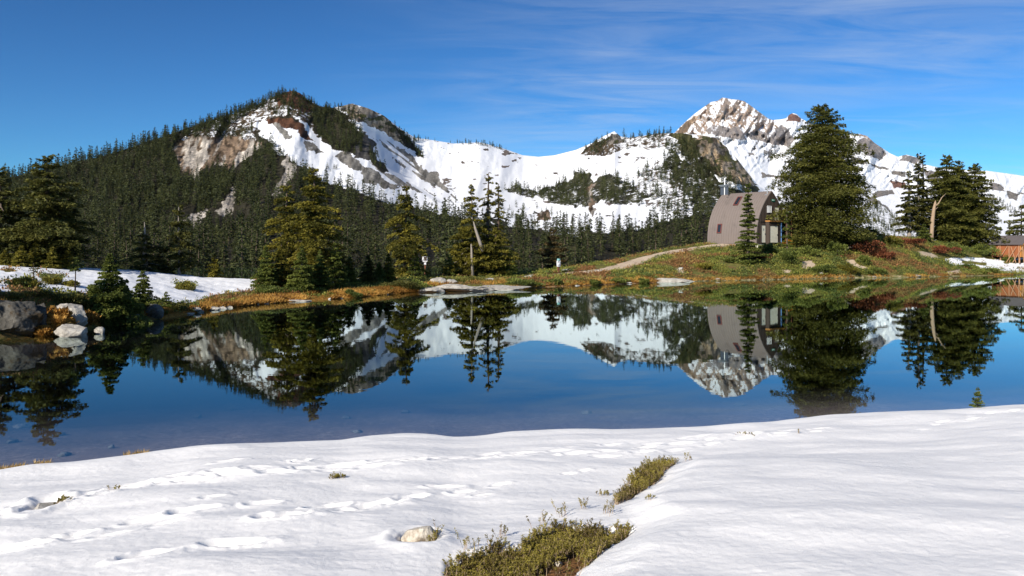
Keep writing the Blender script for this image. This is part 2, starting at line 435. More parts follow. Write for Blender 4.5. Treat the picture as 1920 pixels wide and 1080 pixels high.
def ground_z(X, Y):
    X = np.asarray(X, float); Y = np.asarray(Y, float)
    px = 960+F*X/Y
    D0 = shore_D(px); d1 = ip(px, BX, B1D); z1 = ip(px, BX, B1Z); Y2 = np.maximum(ip(px, BX, B2D), D0+d1+2); z2 = CH-(ip(px, BX, B2Y)-HZ)/F*Y2
    D1 = D0+d1
    a = np.clip((Y-D0)/d1, -4, 1); za = np.where(a > 0, z1*np.clip(a, 0, 1)**.75, a*d1*.35)
    b = np.clip((Y-D1)/(Y2-D1), 0, 1); zb = (z2-z1)*(.45*b+.55*sm(0, 1, b)) if True else 0
    plat = np.where(px > 1200, 9.0, 1.5)
    c = np.clip((Y-Y2-plat), 0, 400); zc = -np.minimum(c*.16, 14+z2)
    return za+np.where(Y > D1, zb, 0)+zc
def gnd(px, Y):
    X = (px-960)/F*Y
    return np.array([X, Y, float(ground_z(np.array([X]), np.array([Y]))[0])])
def hitg(px, py, y0=25, y1=140):
    Ys = np.linspace(y0, y1, 1500); X = (px-960)/F*Ys
    ok = np.where(CH-(py-HZ)/F*Ys <= ground_z(X, Ys))[0]
    Yv = Ys[ok[0]] if len(ok) else Ys[-1]
    return gnd(px, Yv)
SNOW_FAR = [[(-700, 500), (0, 495), (200, 504), (300, 511), (480, 523), (476, 545), (440, 547), (405, 552), (385, 559), (360, 566), (330, 567), (300, 562), (240, 560), (130, 549), (60, 541), (0, 546), (-700, 560)],
            [(596, 533), (628, 532), (640, 537), (600, 539)], [(598, 524), (635, 525), (628, 529), (600, 529)], [(660, 523), (690, 523), (692, 527), (665, 528)],
            [(1770, 484), (1830, 482), (1860, 486), (1960, 484), (2300, 484), (2300, 512), (1880, 511), (1840, 505), (1810, 500), (1780, 496)],
            [(1054, 503), (1075, 504), (1066, 509), (1052, 508)]]
NOSNOW = [[(0, 504), (25, 503), (35, 508), (10, 510)], [(70, 512), (120, 514), (118, 525), (80, 524)], [(10, 526), (60, 522), (80, 545), (20, 545)], [(330, 529), (368, 531), (366, 544), (335, 543)],
          [(1880, 488), (1920, 486), (1925, 492), (1885, 494)], [(1800, 488), (1850, 492), (1848, 498), (1805, 494)]]
PATHS = [[(1000, 516), (1080, 509), (1120, 505), (1150, 498), (1180, 488), (1210, 480), (1245, 472), (1280, 466), (1330, 459), (1420, 452), (1420, 461), (1340, 463), (1290, 470), (1245, 478), (1215, 490), (1185, 501), (1140, 511), (1090, 514), (1005, 519)],
         [(1505, 490), (1525, 488), (1532, 500), (1518, 508), (1503, 502)], [(1465, 505), (1485, 506), (1480, 512), (1465, 511)], [(1584, 487), (1600, 486), (1610, 497), (1634, 502), (1620, 505), (1592, 497)],
         [(1720, 470), (1745, 474), (1765, 484), (1745, 484), (1725, 480)], [(1775, 509), (1800, 505), (1806, 512), (1780, 516)], [(1265, 503), (1282, 505), (1285, 512), (1270, 512)]]
def build_shore():
    pxs = np.concatenate([np.arange(-900, -40, 14), np.arange(-40, 1960, 1.9), np.arange(1960, 2900, 16)])
    D0 = shore_D(pxs)
    s = np.concatenate([np.linspace(0, .06, 40), .06+.94*np.linspace(0, 1, 330)[1:]**1.15])
    nr = len(s)
    Y = (D0-2.5)[None]+(np.maximum(135, D0+45)-D0+2.5)[None]*s[:, None]
    far = np.linspace(140, 330, 25)[:, None]*np.ones((1, len(pxs)))
    Y = np.vstack([Y, far]); X = (pxs[None]-960)/F*Y
    z = ground_z(X, Y)
    above = sm(-.05, .6, z)
    z = z+above*(.16*fbm2(X*.35, Y*.35, 90, 4)+.05*fbm2(X*1.6, Y*1.6, 91, 3))
    PX = 960+F*X/Y; PY = HZ-F*(z-CH)/Y
    w = 5*fbm2(X*.5, Y*.5, 95, 3); w2 = 2.2*fbm2(X*.8, Y*.8, 96, 3)
    sn = np.zeros_like(z); pa = np.zeros_like(z)
    near = Y < np.maximum(135, D0+45)[None]
    for p in SNOW_FAR: sn = np.maximum(sn, inpoly(PX+w, PY+w2, p).astype(float))
    sn[(PX > 1690) & (sn > 0)] *= .62
    for p in NOSNOW: sn = np.where(inpoly(PX+w, PY+w2*.6, p), .1, sn)
    for p in PATHS: pa = np.maximum(pa, inpoly(PX+w*.6, PY+w2*.5, p)*(1.0 if p is PATHS[0] else .62))
    dsh = Y-D0[None]
    pa = np.maximum(pa, .45*(dsh < .35)*(PX > 1000))
    gold = (1-sm(.8, 3.6, dsh))*np.where(PX < 1260, .7, .28)*(np.where((PX > 300), 1, .6))
    gold = np.maximum(gold, .6*inpoly(PX, PY, [(470, 535), (520, 540), (780, 530), (790, 550), (600, 565), (480, 572)]))
    k = near.astype(float)
    me = np_mesh('far_shore', np.stack([X, Y, z], -1).reshape(-1, 3), grid_quads(*z.shape), None, {'snow': (sn*k).ravel(), 'path': (pa*k).ravel(), 'gold': (gold*k).ravel()}, True, [M['shore']])
    tag(link('shore_ground', me), 'mossy far shore rising from snow ledge to the hut knoll', 'shore', kind='structure')
build_shore()

# lake bed and water
def build_lake():
    tn = np.concatenate([np.linspace(-2.5, -.75, 60), np.linspace(-.74, .74, 400), np.linspace(.75, 2.0, 50)])
    pxs = 960+F*tn; ye = y_edge(np.clip(pxs, -900, 3500)); D0 = shore_D(pxs)
    s = np.linspace(0, 1, 300)[:, None]**1.5
    Y = (ye-1.0)[None]+(D0+3-ye+1)[None]*s; X = tn[None]*Y
    near = .04+.085*(Y-ye-.3)+.012*np.clip(Y-ye-3, 0, 99)**1.5
    far = .10+.22*(D0-Y)
    dep = np.minimum(np.minimum(near, far), 4.0)
    z = -dep+.05*fbm2(X*.7, Y*.7, 120, 4)
    z = np.where(z > -.03, -.03-.1*np.clip(z+.03, 0, 9), z)
    tag(link('lake_bed', np_mesh('lake_bed', np.stack([X, Y, z], -1).reshape(-1, 3), grid_quads(*z.shape), None, None, True, [M['bed']])), 'brown stony lake bed seen through the shallow water', 'lake bed', kind='structure')
    b = MB().box((25, 71.0, -3.0), (320, 129.0, 6.0))
    tag(link('lake_water', b.mesh('lake_water', [M['water']])), 'still clear lake mirroring the mountains and sky', 'lake', kind='structure')
build_lake()

# ------------------------------------------------------------------ mountains: a real distance for every line of sight
CL = {  # colour, snow share, tree density
    'snow':   ((.16, .13, .11), .93), 'forest': ((.040, .036, .022), .10), 'patchy': ((.085, .06, .035), .52), 'grey': ((.25, .235, .21), .06), 'greymix': ((.25, .235, .21), .45),
    'brown':  ((.115, .055, .032), .12), 'tan': ((.26, .185, .125), .10), 'pale': ((.50, .45, .39), .22), 'cliff': ((.22, .165, .11), .27), 'dark': ((.08, .075, .07), .03),
    'brush':  ((.062, .062, .032), .43), 'moss': ((.08, .075, .03), .10)}
A_CLS = [
 ('snow', [(560, 150), (1600, 150), (1600, 600), (480, 600), (480, 300)]),
 ('forest', [(-1200, 200), (560, 150), (560, 300), (600, 330), (640, 347), (700, 368), (740, 380), (800, 388), (870, 400), (930, 412), (990, 425), (1060, 437), (1120, 438), (1170, 430), (1230, 418), (1300, 405), (1340, 395), (1480, 410), (1600, 430), (1600, 700), (-1200, 700)]),
 ('patchy', [(330, 266), (370, 240), (440, 212), (480, 192), (520, 176), (560, 176), (600, 200), (610, 240), (600, 262), (580, 235), (540, 214), (500, 222), (480, 240), (476, 262), (440, 262), (400, 256), (360, 262)]),
 ('brown', [(518, 176), (545, 168), (580, 188), (600, 205), (575, 212), (545, 196), (520, 200)]),
 ('snow', [(474, 232), (500, 222), (530, 228), (562, 240), (580, 258), (596, 282), (640, 302), (700, 338), (760, 352), (830, 380), (900, 405), (930, 425), (870, 408), (800, 396), (740, 384), (700, 372), (650, 352), (600, 336), (568, 312), (540, 292), (512, 282), (495, 262)]),
 ('brown', [(493, 226), (520, 220), (545, 220), (566, 232), (580, 250), (590, 268), (578, 262), (560, 258), (556, 244), (535, 240), (512, 234)]),
 ('grey', [(512, 231), (524, 230), (534, 243), (552, 262), (538, 263), (522, 248)]), ('greymix', [(566, 260), (590, 272), (606, 290), (590, 288), (572, 276)]),
 ('tan', [(322, 276), (345, 260), (400, 256), (450, 256), (490, 266), (478, 280), (450, 305), (420, 318), (400, 304), (384, 320), (372, 345), (362, 330), (345, 320), (328, 302)]),
 ('pale', [(340, 312), (352, 275), (366, 270), (366, 296), (356, 316)]), ('pale', [(366, 300), (380, 268), (392, 268), (386, 290), (398, 292), (378, 320), (371, 348), (366, 330)]),
 ('pale', [(436, 302), (445, 284), (486, 267), (482, 280), (462, 300), (446, 312), (438, 324)]),
 ('pale', [(526, 300), (534, 292), (546, 294), (540, 306), (560, 308), (560, 318), (536, 345), (512, 374), (504, 370), (524, 338), (532, 322)]),
 ('pale', [(404, 402), (420, 376), (434, 352), (440, 348), (444, 370), (436, 400), (420, 405)]), ('pale', [(342, 412), (350, 402), (386, 396), (378, 424), (350, 428)]),
 ('forest', [(586, 204), (620, 200), (650, 214), (668, 232), (684, 254), (676, 290), (650, 290), (622, 276), (600, 262), (588, 240)]),
 ('cliff', [(634, 198), (660, 192), (700, 203), (730, 224), (752, 244), (772, 262), (790, 288), (778, 284), (745, 262), (716, 246), (692, 234), (664, 226), (648, 212)]),
 ('snow', [(650, 222), (668, 226), (682, 234), (664, 240), (690, 262), (672, 244)]),
 ('greymix', [(700, 240), (730, 262), (790, 310), (850, 362), (872, 388), (830, 360), (780, 330), (740, 296), (716, 268)]),
 ('greymix', [(690, 252), (712, 270), (700, 262)]),
 ('grey', [(760, 292), (790, 310), (830, 344), (856, 366), (826, 348), (790, 324)]),
 ('dark', [(674, 250), (690, 250), (702, 268), (700, 286), (686, 298), (668, 296), (668, 276)]),  # crag face turned from the sun, its shade put into the colour
 ('forest', [(688, 276), (704, 288), (724, 312), (736, 326), (716, 322), (696, 306)]),
 ('grey', [(628, 292), (648, 284), (668, 298), (680, 310), (720, 328), (760, 345), (745, 354), (715, 348), (690, 345), (664, 318), (640, 302)]),
 ('greymix', [(690, 298), (720, 322), (780, 348), (826, 366), (800, 364), (760, 352), (720, 336)]),
 ('forest', [(736, 234), (760, 250), (788, 282), (796, 300), (782, 292), (756, 262)]),
 # bowl
 ('brush', [(944, 358), (965, 348), (985, 352), (1000, 360), (1030, 352), (1056, 338), (1068, 344), (1076, 326), (1098, 322), (1118, 336), (1150, 326), (1176, 342), (1196, 352), (1222, 372), (1200, 384), (1150, 384), (1130, 372), (1112, 384), (1078, 388), (1046, 382), (1010, 372), (970, 366)]),
 ('tan', [(1102, 352), (1112, 342), (1120, 340), (1112, 360), (1116, 382), (1122, 392), (1108, 408), (1106, 392), (1110, 378), (1102, 366)]),
 ('snow', [(940, 366), (1000, 380), (1080, 402), (1100, 408), (1058, 408), (1000, 394), (944, 380)]), ('snow', [(930, 402), (980, 412), (1020, 424), (1080, 438), (1090, 446), (1040, 438), (990, 428), (938, 414)]),
 ('snow', [(1130, 392), (1180, 380), (1224, 388), (1214, 408), (1190, 414), (1150, 408), (1120, 404)]),
 ('tan', [(1006, 398), (1030, 396), (1040, 408), (1024, 414), (1008, 410)]),
 ('moss', [(670, 436), (700, 440), (720, 470), (700, 480), (676, 460)]), ('moss', [(1010, 460), (1060, 450), (1100, 470), (1060, 490), (1010, 490)]),
 # right knoll
 ('patchy', [(1085, 290), (1120, 262), (1150, 250), (1180, 252), (1200, 250), (1240, 246), (1270, 250), (1260, 276), (1220, 278), (1180, 276), (1140, 290)]),
 ('cliff', [(1134, 268), (1140, 248), (1160, 246), (1168, 262), (1156, 270)]),
 ('brush', [(1258, 272), (1290, 262), (1330, 300), (1370, 336), (1420, 352), (1440, 390), (1400, 410), (1330, 405), (1300, 396), (1262, 350), (1246, 330), (1240, 312)]),
 ('patchy', [(1200, 330), (1240, 310), (1270, 350), (1310, 390), (1290, 408), (1240, 400), (1222, 372), (1190, 350)]),
 ('moss', [(1250, 250), (1300, 250), (1310, 270), (1300, 300), (1280, 270)]),
 ('cliff', [(1300, 262), (1312, 252), (1340, 257), (1360, 272), (1374, 288), (1396, 316), (1424, 350), (1400, 350), (1370, 338), (1344, 324), (1318, 296)]),
 ('snow', [(1340, 326), (1372, 342), (1400, 354), (1430, 372), (1420, 376), (1380, 356), (1346, 336)]),
 ('snow', [(1252, 258), (1262, 272), (1282, 288), (1296, 304), (1280, 296), (1258, 276)]),
]
A_RX = [-1200, -300, 0, 100, 200, 300, 380, 440, 480, 520, 534, 548, 562, 578, 600, 625, 640, 660, 690, 720, 750, 780, 800, 850, 900, 940, 980, 1010, 1040, 1080, 1110, 1138, 1152, 1164, 1180, 1210, 1235, 1270, 1300, 1340, 1358, 1374, 1395, 1420, 1440, 1470, 1500, 1560, 1640, 1720]
A_RY = [420, 372, 338, 313, 291, 258, 230, 212, 197, 179, 173, 170, 174, 188, 199, 202, 199, 194, 203, 217, 241, 259, 261, 269, 267, 277, 291, 294, 291, 281, 268, 252, 246, 256, 258, 254, 250, 249, 252, 257, 271, 287, 315, 346, 362, 388, 404, 424, 440, 452]
A_DX = [-1200, 0, 300, 548, 700, 800, 1000, 1150, 1300, 1420, 1560, 1720]
A_DR = [900, 1050, 1200, 1400, 1480, 1650, 1900, 1500, 1350, 1200, 1050, 950]
def a_ridge(px): return np.interp(px, A_RX, A_RY)
A_BASE = 545.0
def a_depth(px, py):
    rg = a_ridge(px)
    t = np.clip((A_BASE-py)/(A_BASE-rg), 0, 1.02)
    Yr = ip(px, A_DX, A_DR, 40)
    # valley floor first, then the slope
    ymid = np.where(True, 455.0, 0)
    tm = np.clip((A_BASE-ymid)/(A_BASE-rg), .05, .9)
    Ym = np.minimum(560.0, Yr*.6)+np.clip((px-500)/700, 0, 1)*40
    Y = np.where(t < tm, 235*(Ym/235)**((t/tm)**1.0), Ym+(Yr-Ym)*np.clip((t-tm)/(1-tm), 0, 1.1)**.92)
    # spurs and gullies
    e = sm(0, .25, t)*(1-.6*sm(.9, 1, t))
    rel = fbm2(px/95+py/210, py/300, 200, 4)*95+fbm2(px/26+py/90, py/120, 210, 3)*26+fbm2(px/9, py/14, 220, 3)*9
    sm_ = sm(470, 560, px)*.85*(1-sm(1240, 1300, px))*(py < 470); rel = rel*(1-.72*sm_*(1-.5*sm(235, 200, py)))
    # the sharp spur dropping to the dark crag, and the hollow behind it
    sx = np.interp(py, [190, 215, 250, 300, 345, 400], [628, 660, 690, 704, 760, 860])
    behind = sm(-4, 14, px-sx)*(1-sm(60, 260, px-sx))*sm(205, 260, py)*(1-sm(320, 400, py))
    rel = rel+85*behind
    # right knoll cliff edge steps back
    cx = np.interp(py, [250, 290, 330, 360], [1306, 1322, 1362, 1420])
    rel = rel-(1-np.abs(fbm2((px-py*.45)/13, py/60, 231, 4))*2)*55*sm(-12, 25, px-cx+40)*sm(1285, 1310, px)*sm(250, 262, py)*(1-sm(345, 372, py))
    rel = rel-35*np.exp(-((px-cx)/22)**2)*sm(245, 265, py)*(1-sm(350, 380, py))+fbm2((px-py*.55)/12, py/80, 230, 3)*30*sm(1290, 1310, px)*sm(-8, 0, cx+70-px)*(py < 352)
    return Y+rel*e*(Yr/1400)
def depth_terrain(name, label, cat, px, rows, ridge, base, depth, classes, mat, defcls, back, warp):
    PX = px[None]*np.ones((len(rows), 1))
    PY = base+(ridge(px)[None]-base)*rows[:, None]
    Y = depth(PX, PY)
    X = (PX-960)/F*Y; Z = CH-(PY-HZ)/F*Y
    col = np.empty(PX.shape+(3,)); col[:] = CL[defcls][0]; sn = np.full(PX.shape, CL[defcls][1])
    wx = PX+warp*fbm2(PX/9, PY/9, 300, 4)+warp*1.3*fbm2(PX/24, PY/18, 301, 3); wy = PY+warp*.8*fbm2(PX/9, PY/9, 310, 4)+warp*.8*fbm2(PX/24, PY/18, 311, 3)
    for c, poly in classes:
        m = inpoly(wx, wy, poly); col[m] = CL[c][0]; sn[m] = CL[c][1]
    dx = np.gradient(np.stack([X, Y, Z], -1), axis=1); dy = np.gradient(np.stack([X, Y, Z], -1), axis=0)
    nn = unit(np.cross(dx, dy)); nz = np.abs(nn[..., 2])
    if name == 'mountains':
        up = sm(.42, .75, rows)[:, None]*np.ones_like(PX)
        st_ = np.clip((np.sort(nz[up > .5])[int((up > .5).sum()*.45)]-nz)*1.5, -.45, .6)
        tex = fbm2((PX+PY*.5)/7, PY/16, 450, 4)*.9+fbm2(PX/3, PY/5, 451, 3)*.5
        pk = sm(1480, 1400, PX)
        sn = sn-up*(st_*.50+tex*.32)*np.where(PX < 1560, 1, .35)-.03*up*pk
        sn = np.clip(sn, 0, 1)
        hue = fbm2(PX/20, PY/14, 452, 3)[..., None]
        col = col*(1+.25*hue*np.array([1.1, .8, .5]))
    else:
        tx = fbm2(PX/7, PY/4.5, 460, 4)
        vs = fbm2(PX/5+PY/24, PY/15, 465, 4)
        tanm = (np.abs(col-np.array(CL['tan'][0])).sum(-1) < 1e-6)[..., None]
        pm = sm(.05, .3, fbm2(PX/9+PY/26, PY/34, 466, 4))[..., None]; dm = sm(.1, .35, fbm2(PX/8, PY/7, 467, 4))[..., None]
        col = np.where(tanm, col*(1-pm)+np.array(CL['pale'][0])*.85*pm, col); col = np.where(tanm, col*(1-dm)+np.array([.10, .07, .045])*dm, col)
        cm = (np.abs(col-np.array(CL['cliff'][0])).sum(-1) < 1e-6)
        crk = 1-sm(.02, .13, np.abs(fbm2((PX-PY*.35)/9, PY/46, 468, 3)))*sm(.015, .10, np.abs(fbm2((PX+PY*.5)/14, PY/9, 469, 3)))
        shade = sm(-.1, .3, fbm2(PX/13, PY/20, 475, 3))
        cc = np.array([.40, .31, .21])*shade[..., None]+np.array([.22, .195, .165])*(1-shade)[..., None]
        col = np.where(cm[..., None], cc*(1-.72*crk)[..., None], col)
        mossy = cm & (fbm2(PX/11, PY/7, 476, 3) > .22); col[mossy] = (.075, .075, .03)
        col = col*np.clip(1+1.0*vs, .25, 1.9)[..., None]
        spot = sm(.30, .46, fbm2(PX/19, PY/8, 461, 5, .62))*(sn > .8)*(PX > 820)
        sn = np.clip(sn-spot*.55+tx*.10*(sn < .8), 0, 1)
        stk = fbm2((PX*.62-PY*.78)/5, (PX*.78+PY*.62)/70, 470, 4)
        gm = (np.abs(sn-.45) < .09)&(PX > 640)&(PX < 900)
        sn = np.where(gm, np.clip(.5+stk*1.6, 0, 1), sn)
        # rock shows where the ground is steep
        st_ = (np.median(nz)-nz)*.5
        sn = np.clip(sn-np.clip(st_, 0, .3)*(sn < .9), 0, 1)
    bk = np.array([1.03, 1.08, 1.16, 1.3])[:, None]; dz = np.array([.05, .2, .5, 1.0])[:, None]
    Yb = Y[-1:]*bk; Xb = X[-1:]*bk; Zb = Z[-1:]*(1-dz)-60*dz
    X = np.vstack([X, Xb]); Y = np.vstack([Y, Yb]); Z = np.vstack([Z, Zb])
    col = np.concatenate([col, np.repeat(col[-1:], 4, 0)]); sn = np.vstack([sn, np.repeat(sn[-1:], 4, 0)])
    me = np_mesh(name, np.stack([X, Y, Z], -1).reshape(-1, 3), grid_quads(*X.shape), None, {'col': col.reshape(-1, 3), 'snow': sn.ravel()}, True, [M[mat]])
    return tag(link(name, me), label, cat, kind='structure')
depth_terrain('hills', 'forested mountain and snowy bowl rising behind the lake', 'mountain', np.concatenate([np.arange(-1200, -40, 20), np.arange(-40, 1721, 1.6)]), np.linspace(0, 1, 250)**.9, a_ridge, A_BASE, a_depth, A_CLS, 'mtn', 'snow', None, 7)

C_STEEP = True
C_RX = [1100, 1200, 1262, 1275, 1290, 1300, 1312, 1322, 1334, 1346, 1354, 1362, 1372, 1384, 1396, 1410, 1425, 1440, 1448, 1462, 1474, 1480, 1486, 1494, 1502, 1520, 1545, 1575, 1597, 1612, 1626, 1640, 1655, 1670, 1684, 1694, 1700, 1712, 1722, 1732, 1760, 1800, 1850, 1900, 1960, 2200, 2700]
C_RY = [330, 275, 252, 238, 224, 215, 206, 199, 191, 189, 183, 184, 186, 187, 190, 200, 211, 222, 225, 224, 222, 215, 212, 214, 222, 232, 246, 254, 252, 251, 255, 268, 278, 288, 294, 291, 290, 293, 296, 308, 314, 318, 320, 327, 336, 360, 400]
def c_ridge(px): return np.interp(px, C_RX, C_RY)
def c_depth(px, py):
    rg = c_ridge(px)
    t = np.clip((480-py)/(480-rg), 0, 1.02)
    Yr = np.interp(px, [1100, 1500, 1700, 2200], [4600, 4700, 4300, 3600])
    Y = 1200+(Yr-1200)*np.where(t < .72, t/.72*.8, .8+.2*(t-.72)/.28)**1.0
    q = sm(.45, .8, t)
    rid = 1-np.abs(fbm2((px+py*.6)/34, py/75, 400, 4))*2.2
    rid2 = 1-np.abs(fbm2((px-py*.5)/15, py/30, 410, 4))*2
    return Y-(rid*150+rid2*75)*q*(1-.55*sm(.93, 1, t))+fbm2(px/70, py/26, 420, 3)*70*sm(.05, .3, t)*(1-q)+fbm2(px/9, py/5, 430, 3)*14*sm(.1, .3, t)
CL['crag'] = ((.42, .33, .27), .42); CL['crag2'] = ((.33, .30, .29), .30); CL['cragw'] = ((.44, .34, .27), .58); CL['red'] = ((.24, .14, .11), .12); CL['ice'] = ((.24, .22, .2), .82); CL['slab'] = ((.27, .25, .23), .30); CL['blue'] = ((.07, .075, .07), .56)
C_CLS = [
 ('cragw', [(1240, 280), (1262, 252), (1300, 212), (1355, 180), (1400, 188), (1450, 222), (1470, 246), (1440, 256), (1400, 252), (1350, 250), (1300, 252)]),
 ('crag', [(1352, 180), (1364, 184), (1372, 200), (1392, 214), (1400, 232), (1384, 234), (1362, 226), (1352, 205)]),
 ('tan', [(1262, 256), (1290, 226), (1306, 216), (1296, 236), (1288, 250)]),
 ('crag2', [(1318, 246), (1336, 234), (1352, 236), (1370, 240), (1390, 236), (1402, 262), (1372, 260), (1340, 252)]), ('crag2', [(1396, 250), (1420, 244), (1446, 252), (1468, 232), (1478, 250), (1472, 272), (1440, 268), (1410, 262)]),
 ('red', [(1474, 226), (1480, 213), (1488, 210), (1502, 220), (1500, 228)]),
 ('crag2', [(1452, 240), (1474, 238), (1490, 260), (1480, 275), (1462, 272)]),
 ('crag2', [(1606, 262), (1624, 258), (1650, 272), (1664, 290), (1650, 300), (1626, 292), (1610, 280)]), ('crag', [(1600, 250), (1626, 252), (1648, 272), (1626, 262)]),
 ('crag2', [(1686, 300), (1694, 290), (1722, 296), (1720, 306)]),
 ('slab', [(1590, 292), (1612, 296), (1624, 308), (1604, 306)]), ('slab', [(1632, 308), (1668, 314), (1662, 318), (1636, 314)]), ('slab', [(1672, 322), (1700, 322), (1698, 332), (1674, 328)]),
 ('red', [(1670, 340), (1698, 342), (1700, 352), (1676, 354)]), ('slab', [(1632, 360), (1672, 356), (1676, 364), (1640, 372)]), ('slab', [(1620, 366), (1650, 376), (1672, 398), (1640, 392)]),
 ('crag2', [(1734, 318), (1760, 322), (1758, 340), (1740, 344)]), ('crag2', [(1852, 340), (1880, 346), (1888, 358), (1860, 356)]), ('slab', [(1888, 358), (1912, 364), (1905, 376), (1890, 372)]), ('slab', [(1905, 360), (1940, 364), (1940, 370)]),
 ('ice', [(1390, 268), (1420, 274), (1402, 280), (1388, 276)]), ('slab', [(1430, 280), (1440, 284), (1436, 292)]), ('slab', [(1400, 286), (1420, 290), (1416, 294)]),
 ('slab', [(1424, 324), (1470, 330), (1466, 336), (1430, 332)]),
 ('blue', [(1560, 420), (1620, 385), (1650, 382), (1668, 400), (1700, 410), (1740, 420), (1740, 480), (1560, 480)]), ('patchy', [(1856, 368), (1880, 376), (1910, 400), (1900, 404), (1870, 384)]),
]
depth_terrain('mountains', 'distant high snowy peak and glacier slopes on the skyline', 'mountain', np.concatenate([np.arange(1100, 1240, 6), np.arange(1240, 1930, 1.1), np.arange(1930, 2700, 16)]), np.linspace(0, 1, 240)**.9, c_ridge, 480.0, c_depth, C_CLS, 'peak', 'ice', None, 3)
# ------------------------------------------------------------------ conifers
CONE = [(0, .55), (.08, .95), (.2, 1), (.5, .66), (.8, .3), (1, .05)]
YOUNG = [(0, .85), (.1, 1), (.35, .72), (.7, .34), (1, .03)]
SLIM = [(0, .7), (.15, 1), (.4, .8), (.6, .45), (.8, .3), (1, .08)]
OVAL = [(0, .45), (.06, .72), (.2, .95), (.38, 1), (.55, .9), (.7, .68), (.85, .40), (.94, .2), (1, .05)]
RAGGED = [(0, .5), (.1, .95), (.25, .8), (.35, 1), (.5, .7), (.62, .82), (.75, .45), (.88, .32), (1, .08)]
def leaves_np(p, d, n, ln, wd):
    w = np.cross(d, n); w /= np.linalg.norm(w, axis=1)[:, None]+1e-9
    v = np.stack([p, p+d*(ln*.5)[:, None]+w*(wd*.5)[:, None], p+d*ln[:, None], p+d*(ln*.5)[:, None]-w*(wd*.5)[:, None]], 1)
    return v.reshape(-1, 3)
def conifer(seed, H, Rd, cb=.06, prof=CONE, nb=90, nl=9000, leaf=.2, droop=.28, rise=.12, gap=.35, lean=(0, 0), wob=.01, skip=None, tr=None, limbs=.3, deadtop=0.0, flat=1.0, frond=.36):
    r = np.random.default_rng(seed)
    tr = tr or H*.016+.03
    zz = np.linspace(0, 1, 14)
    cx = lean[0]*H*zz**1.3+wob*H*np.cumsum(r.normal(0, .5, 14))*.5*zz; cy = lean[1]*H*zz**1.3+wob*H*np.cumsum(r.normal(0, .5, 14))*.5*zz
    cx -= cx[0]; cy -= cy[0]
    rad = tr*(1-zz)**.8+.012*H*.3; rad[0] *= 1.35; rad[-1] = .004*H
    mb = MB(); mb.tube(np.stack([cx, cy, zz*H-.15*(zz == 0)], -1), rad, 8)
    top = 1-deadtop
    u = (np.arange(nb)+r.uniform(0, 1, nb))/nb
    nt = max(6, nb//9); u = np.where(r.random(nb) < .6, (np.floor(u*nt)+.5+r.normal(0, .12, nb))/nt, u); u = np.clip(u, 0, .995)
    h = cb+(top-cb)*u
    L = Rd*np.interp(u, [a for a, _ in prof], [b for _, b in prof])
    az = np.arange(nb)*2.39996+r.normal(0, .4, nb)
    L = L*(1-gap*r.random(nb)**1.2)*np.clip(1+.62*fbm2(az*1.0+9, h*7, seed, 2)*gap*2, .35, 1.5)+.02*H*.5
    if skip is not None: L = L*np.where(skip(u, az, r), 1, .12)
    bx = np.interp(h, zz, cx); by = np.interp(h, zz, cy)
    D = np.stack([np.cos(az), np.sin(az), np.zeros(nb)], -1); S = np.stack([-np.sin(az), np.cos(az), np.zeros(nb)], -1)
    # the topmost boughs reach up
    ru = rise+.9*np.clip((u-.86)/.14, 0, 1); dr = droop*(1-.5*u)
    wgt = (L+.02*Rd)**1.25; cnt = np.maximum(4, (nl*wgt/wgt.sum()).astype(int))
    b = np.repeat(np.arange(nb), cnt); n = len(b)
    s = np.clip(r.random(n)**.62*1.04, .06, 1.03); q = r.uniform(-1, 1, n)
    # fingers: leaves gather along side twigs
    tw = np.round(s*7)/7*.55+s*.45
    s = np.where(r.random(n) < .7, tw, s)
    hw = L[b]*frond*(1-.75*s)*(.35+1.3*np.minimum(s*2.2, 1))
    lat = np.sign(q)*np.abs(q)**.8*hw
    zl = ru[b]*s*L[b]-dr[b]*s*s*L[b]-.28*np.abs(lat)+r.normal(0, .028, n)*L[b]*flat+r.normal(0, .18, n)*leaf
    P = np.stack([bx[b], by[b], h[b]*H], -1)+D[b]*(s*L[b])[:, None]+S[b]*lat[:, None]; P[:, 2] += zl
    dv = unit(D[b]*.75+S[b]*(np.sign(lat)*.65)[:, None]+np.array([0, 0, -.18])+r.normal(0, .28, (n, 3)))
    nv = unit(np.array([0, 0, 1.])+r.normal(0, .5, (n, 3)))
    ln = leaf*r.uniform(.6, 1.35, n); wd = ln*r.uniform(.32, .6, n)
    V = leaves_np(P-dv*(ln*.4)[:, None], dv, nv, ln, wd)
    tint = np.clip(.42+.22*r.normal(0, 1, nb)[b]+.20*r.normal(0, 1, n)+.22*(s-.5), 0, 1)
    nlv = n
    crown = dict(v=V, q=np.arange(nlv*4).reshape(-1, 4), a={'tint': np.repeat(tint, 4)})
    for i in range(nb):
        if L[i] > .12*Rd and r.random() < limbs:
            ss = np.array([0, .35, .75]); pt = np.stack([bx[i]+D[i, 0]*ss*L[i], by[i]+D[i, 1]*ss*L[i], h[i]*H+ru[i]*ss*L[i]-dr[i]*ss**2*L[i]], -1)
            mb.tube(pt, np.array([.22, .14, .04])*tr*(L[i]/Rd)**.5, 3, False)
    return mb, crown
def crown_mesh(c, mat): return np_mesh('crown', c['v'], c['q'], None, c['a'], False, [mat])
def tree(name, label, loc, H, Rd, seed, mat='n_green', bark='bark', cat='tree', group=None, rz=0.0, extra=None, **kw):
    mb, cr = conifer(seed, H, Rd, **kw)
    t = thing(name, label, cat, loc, rz, group)
    if extra is not None: extra(mb)
    link('trunk', mb.mesh('trunk', [M[bark]], True), t)
    link('crown', crown_mesh(cr, M[mat]), t)
    return t
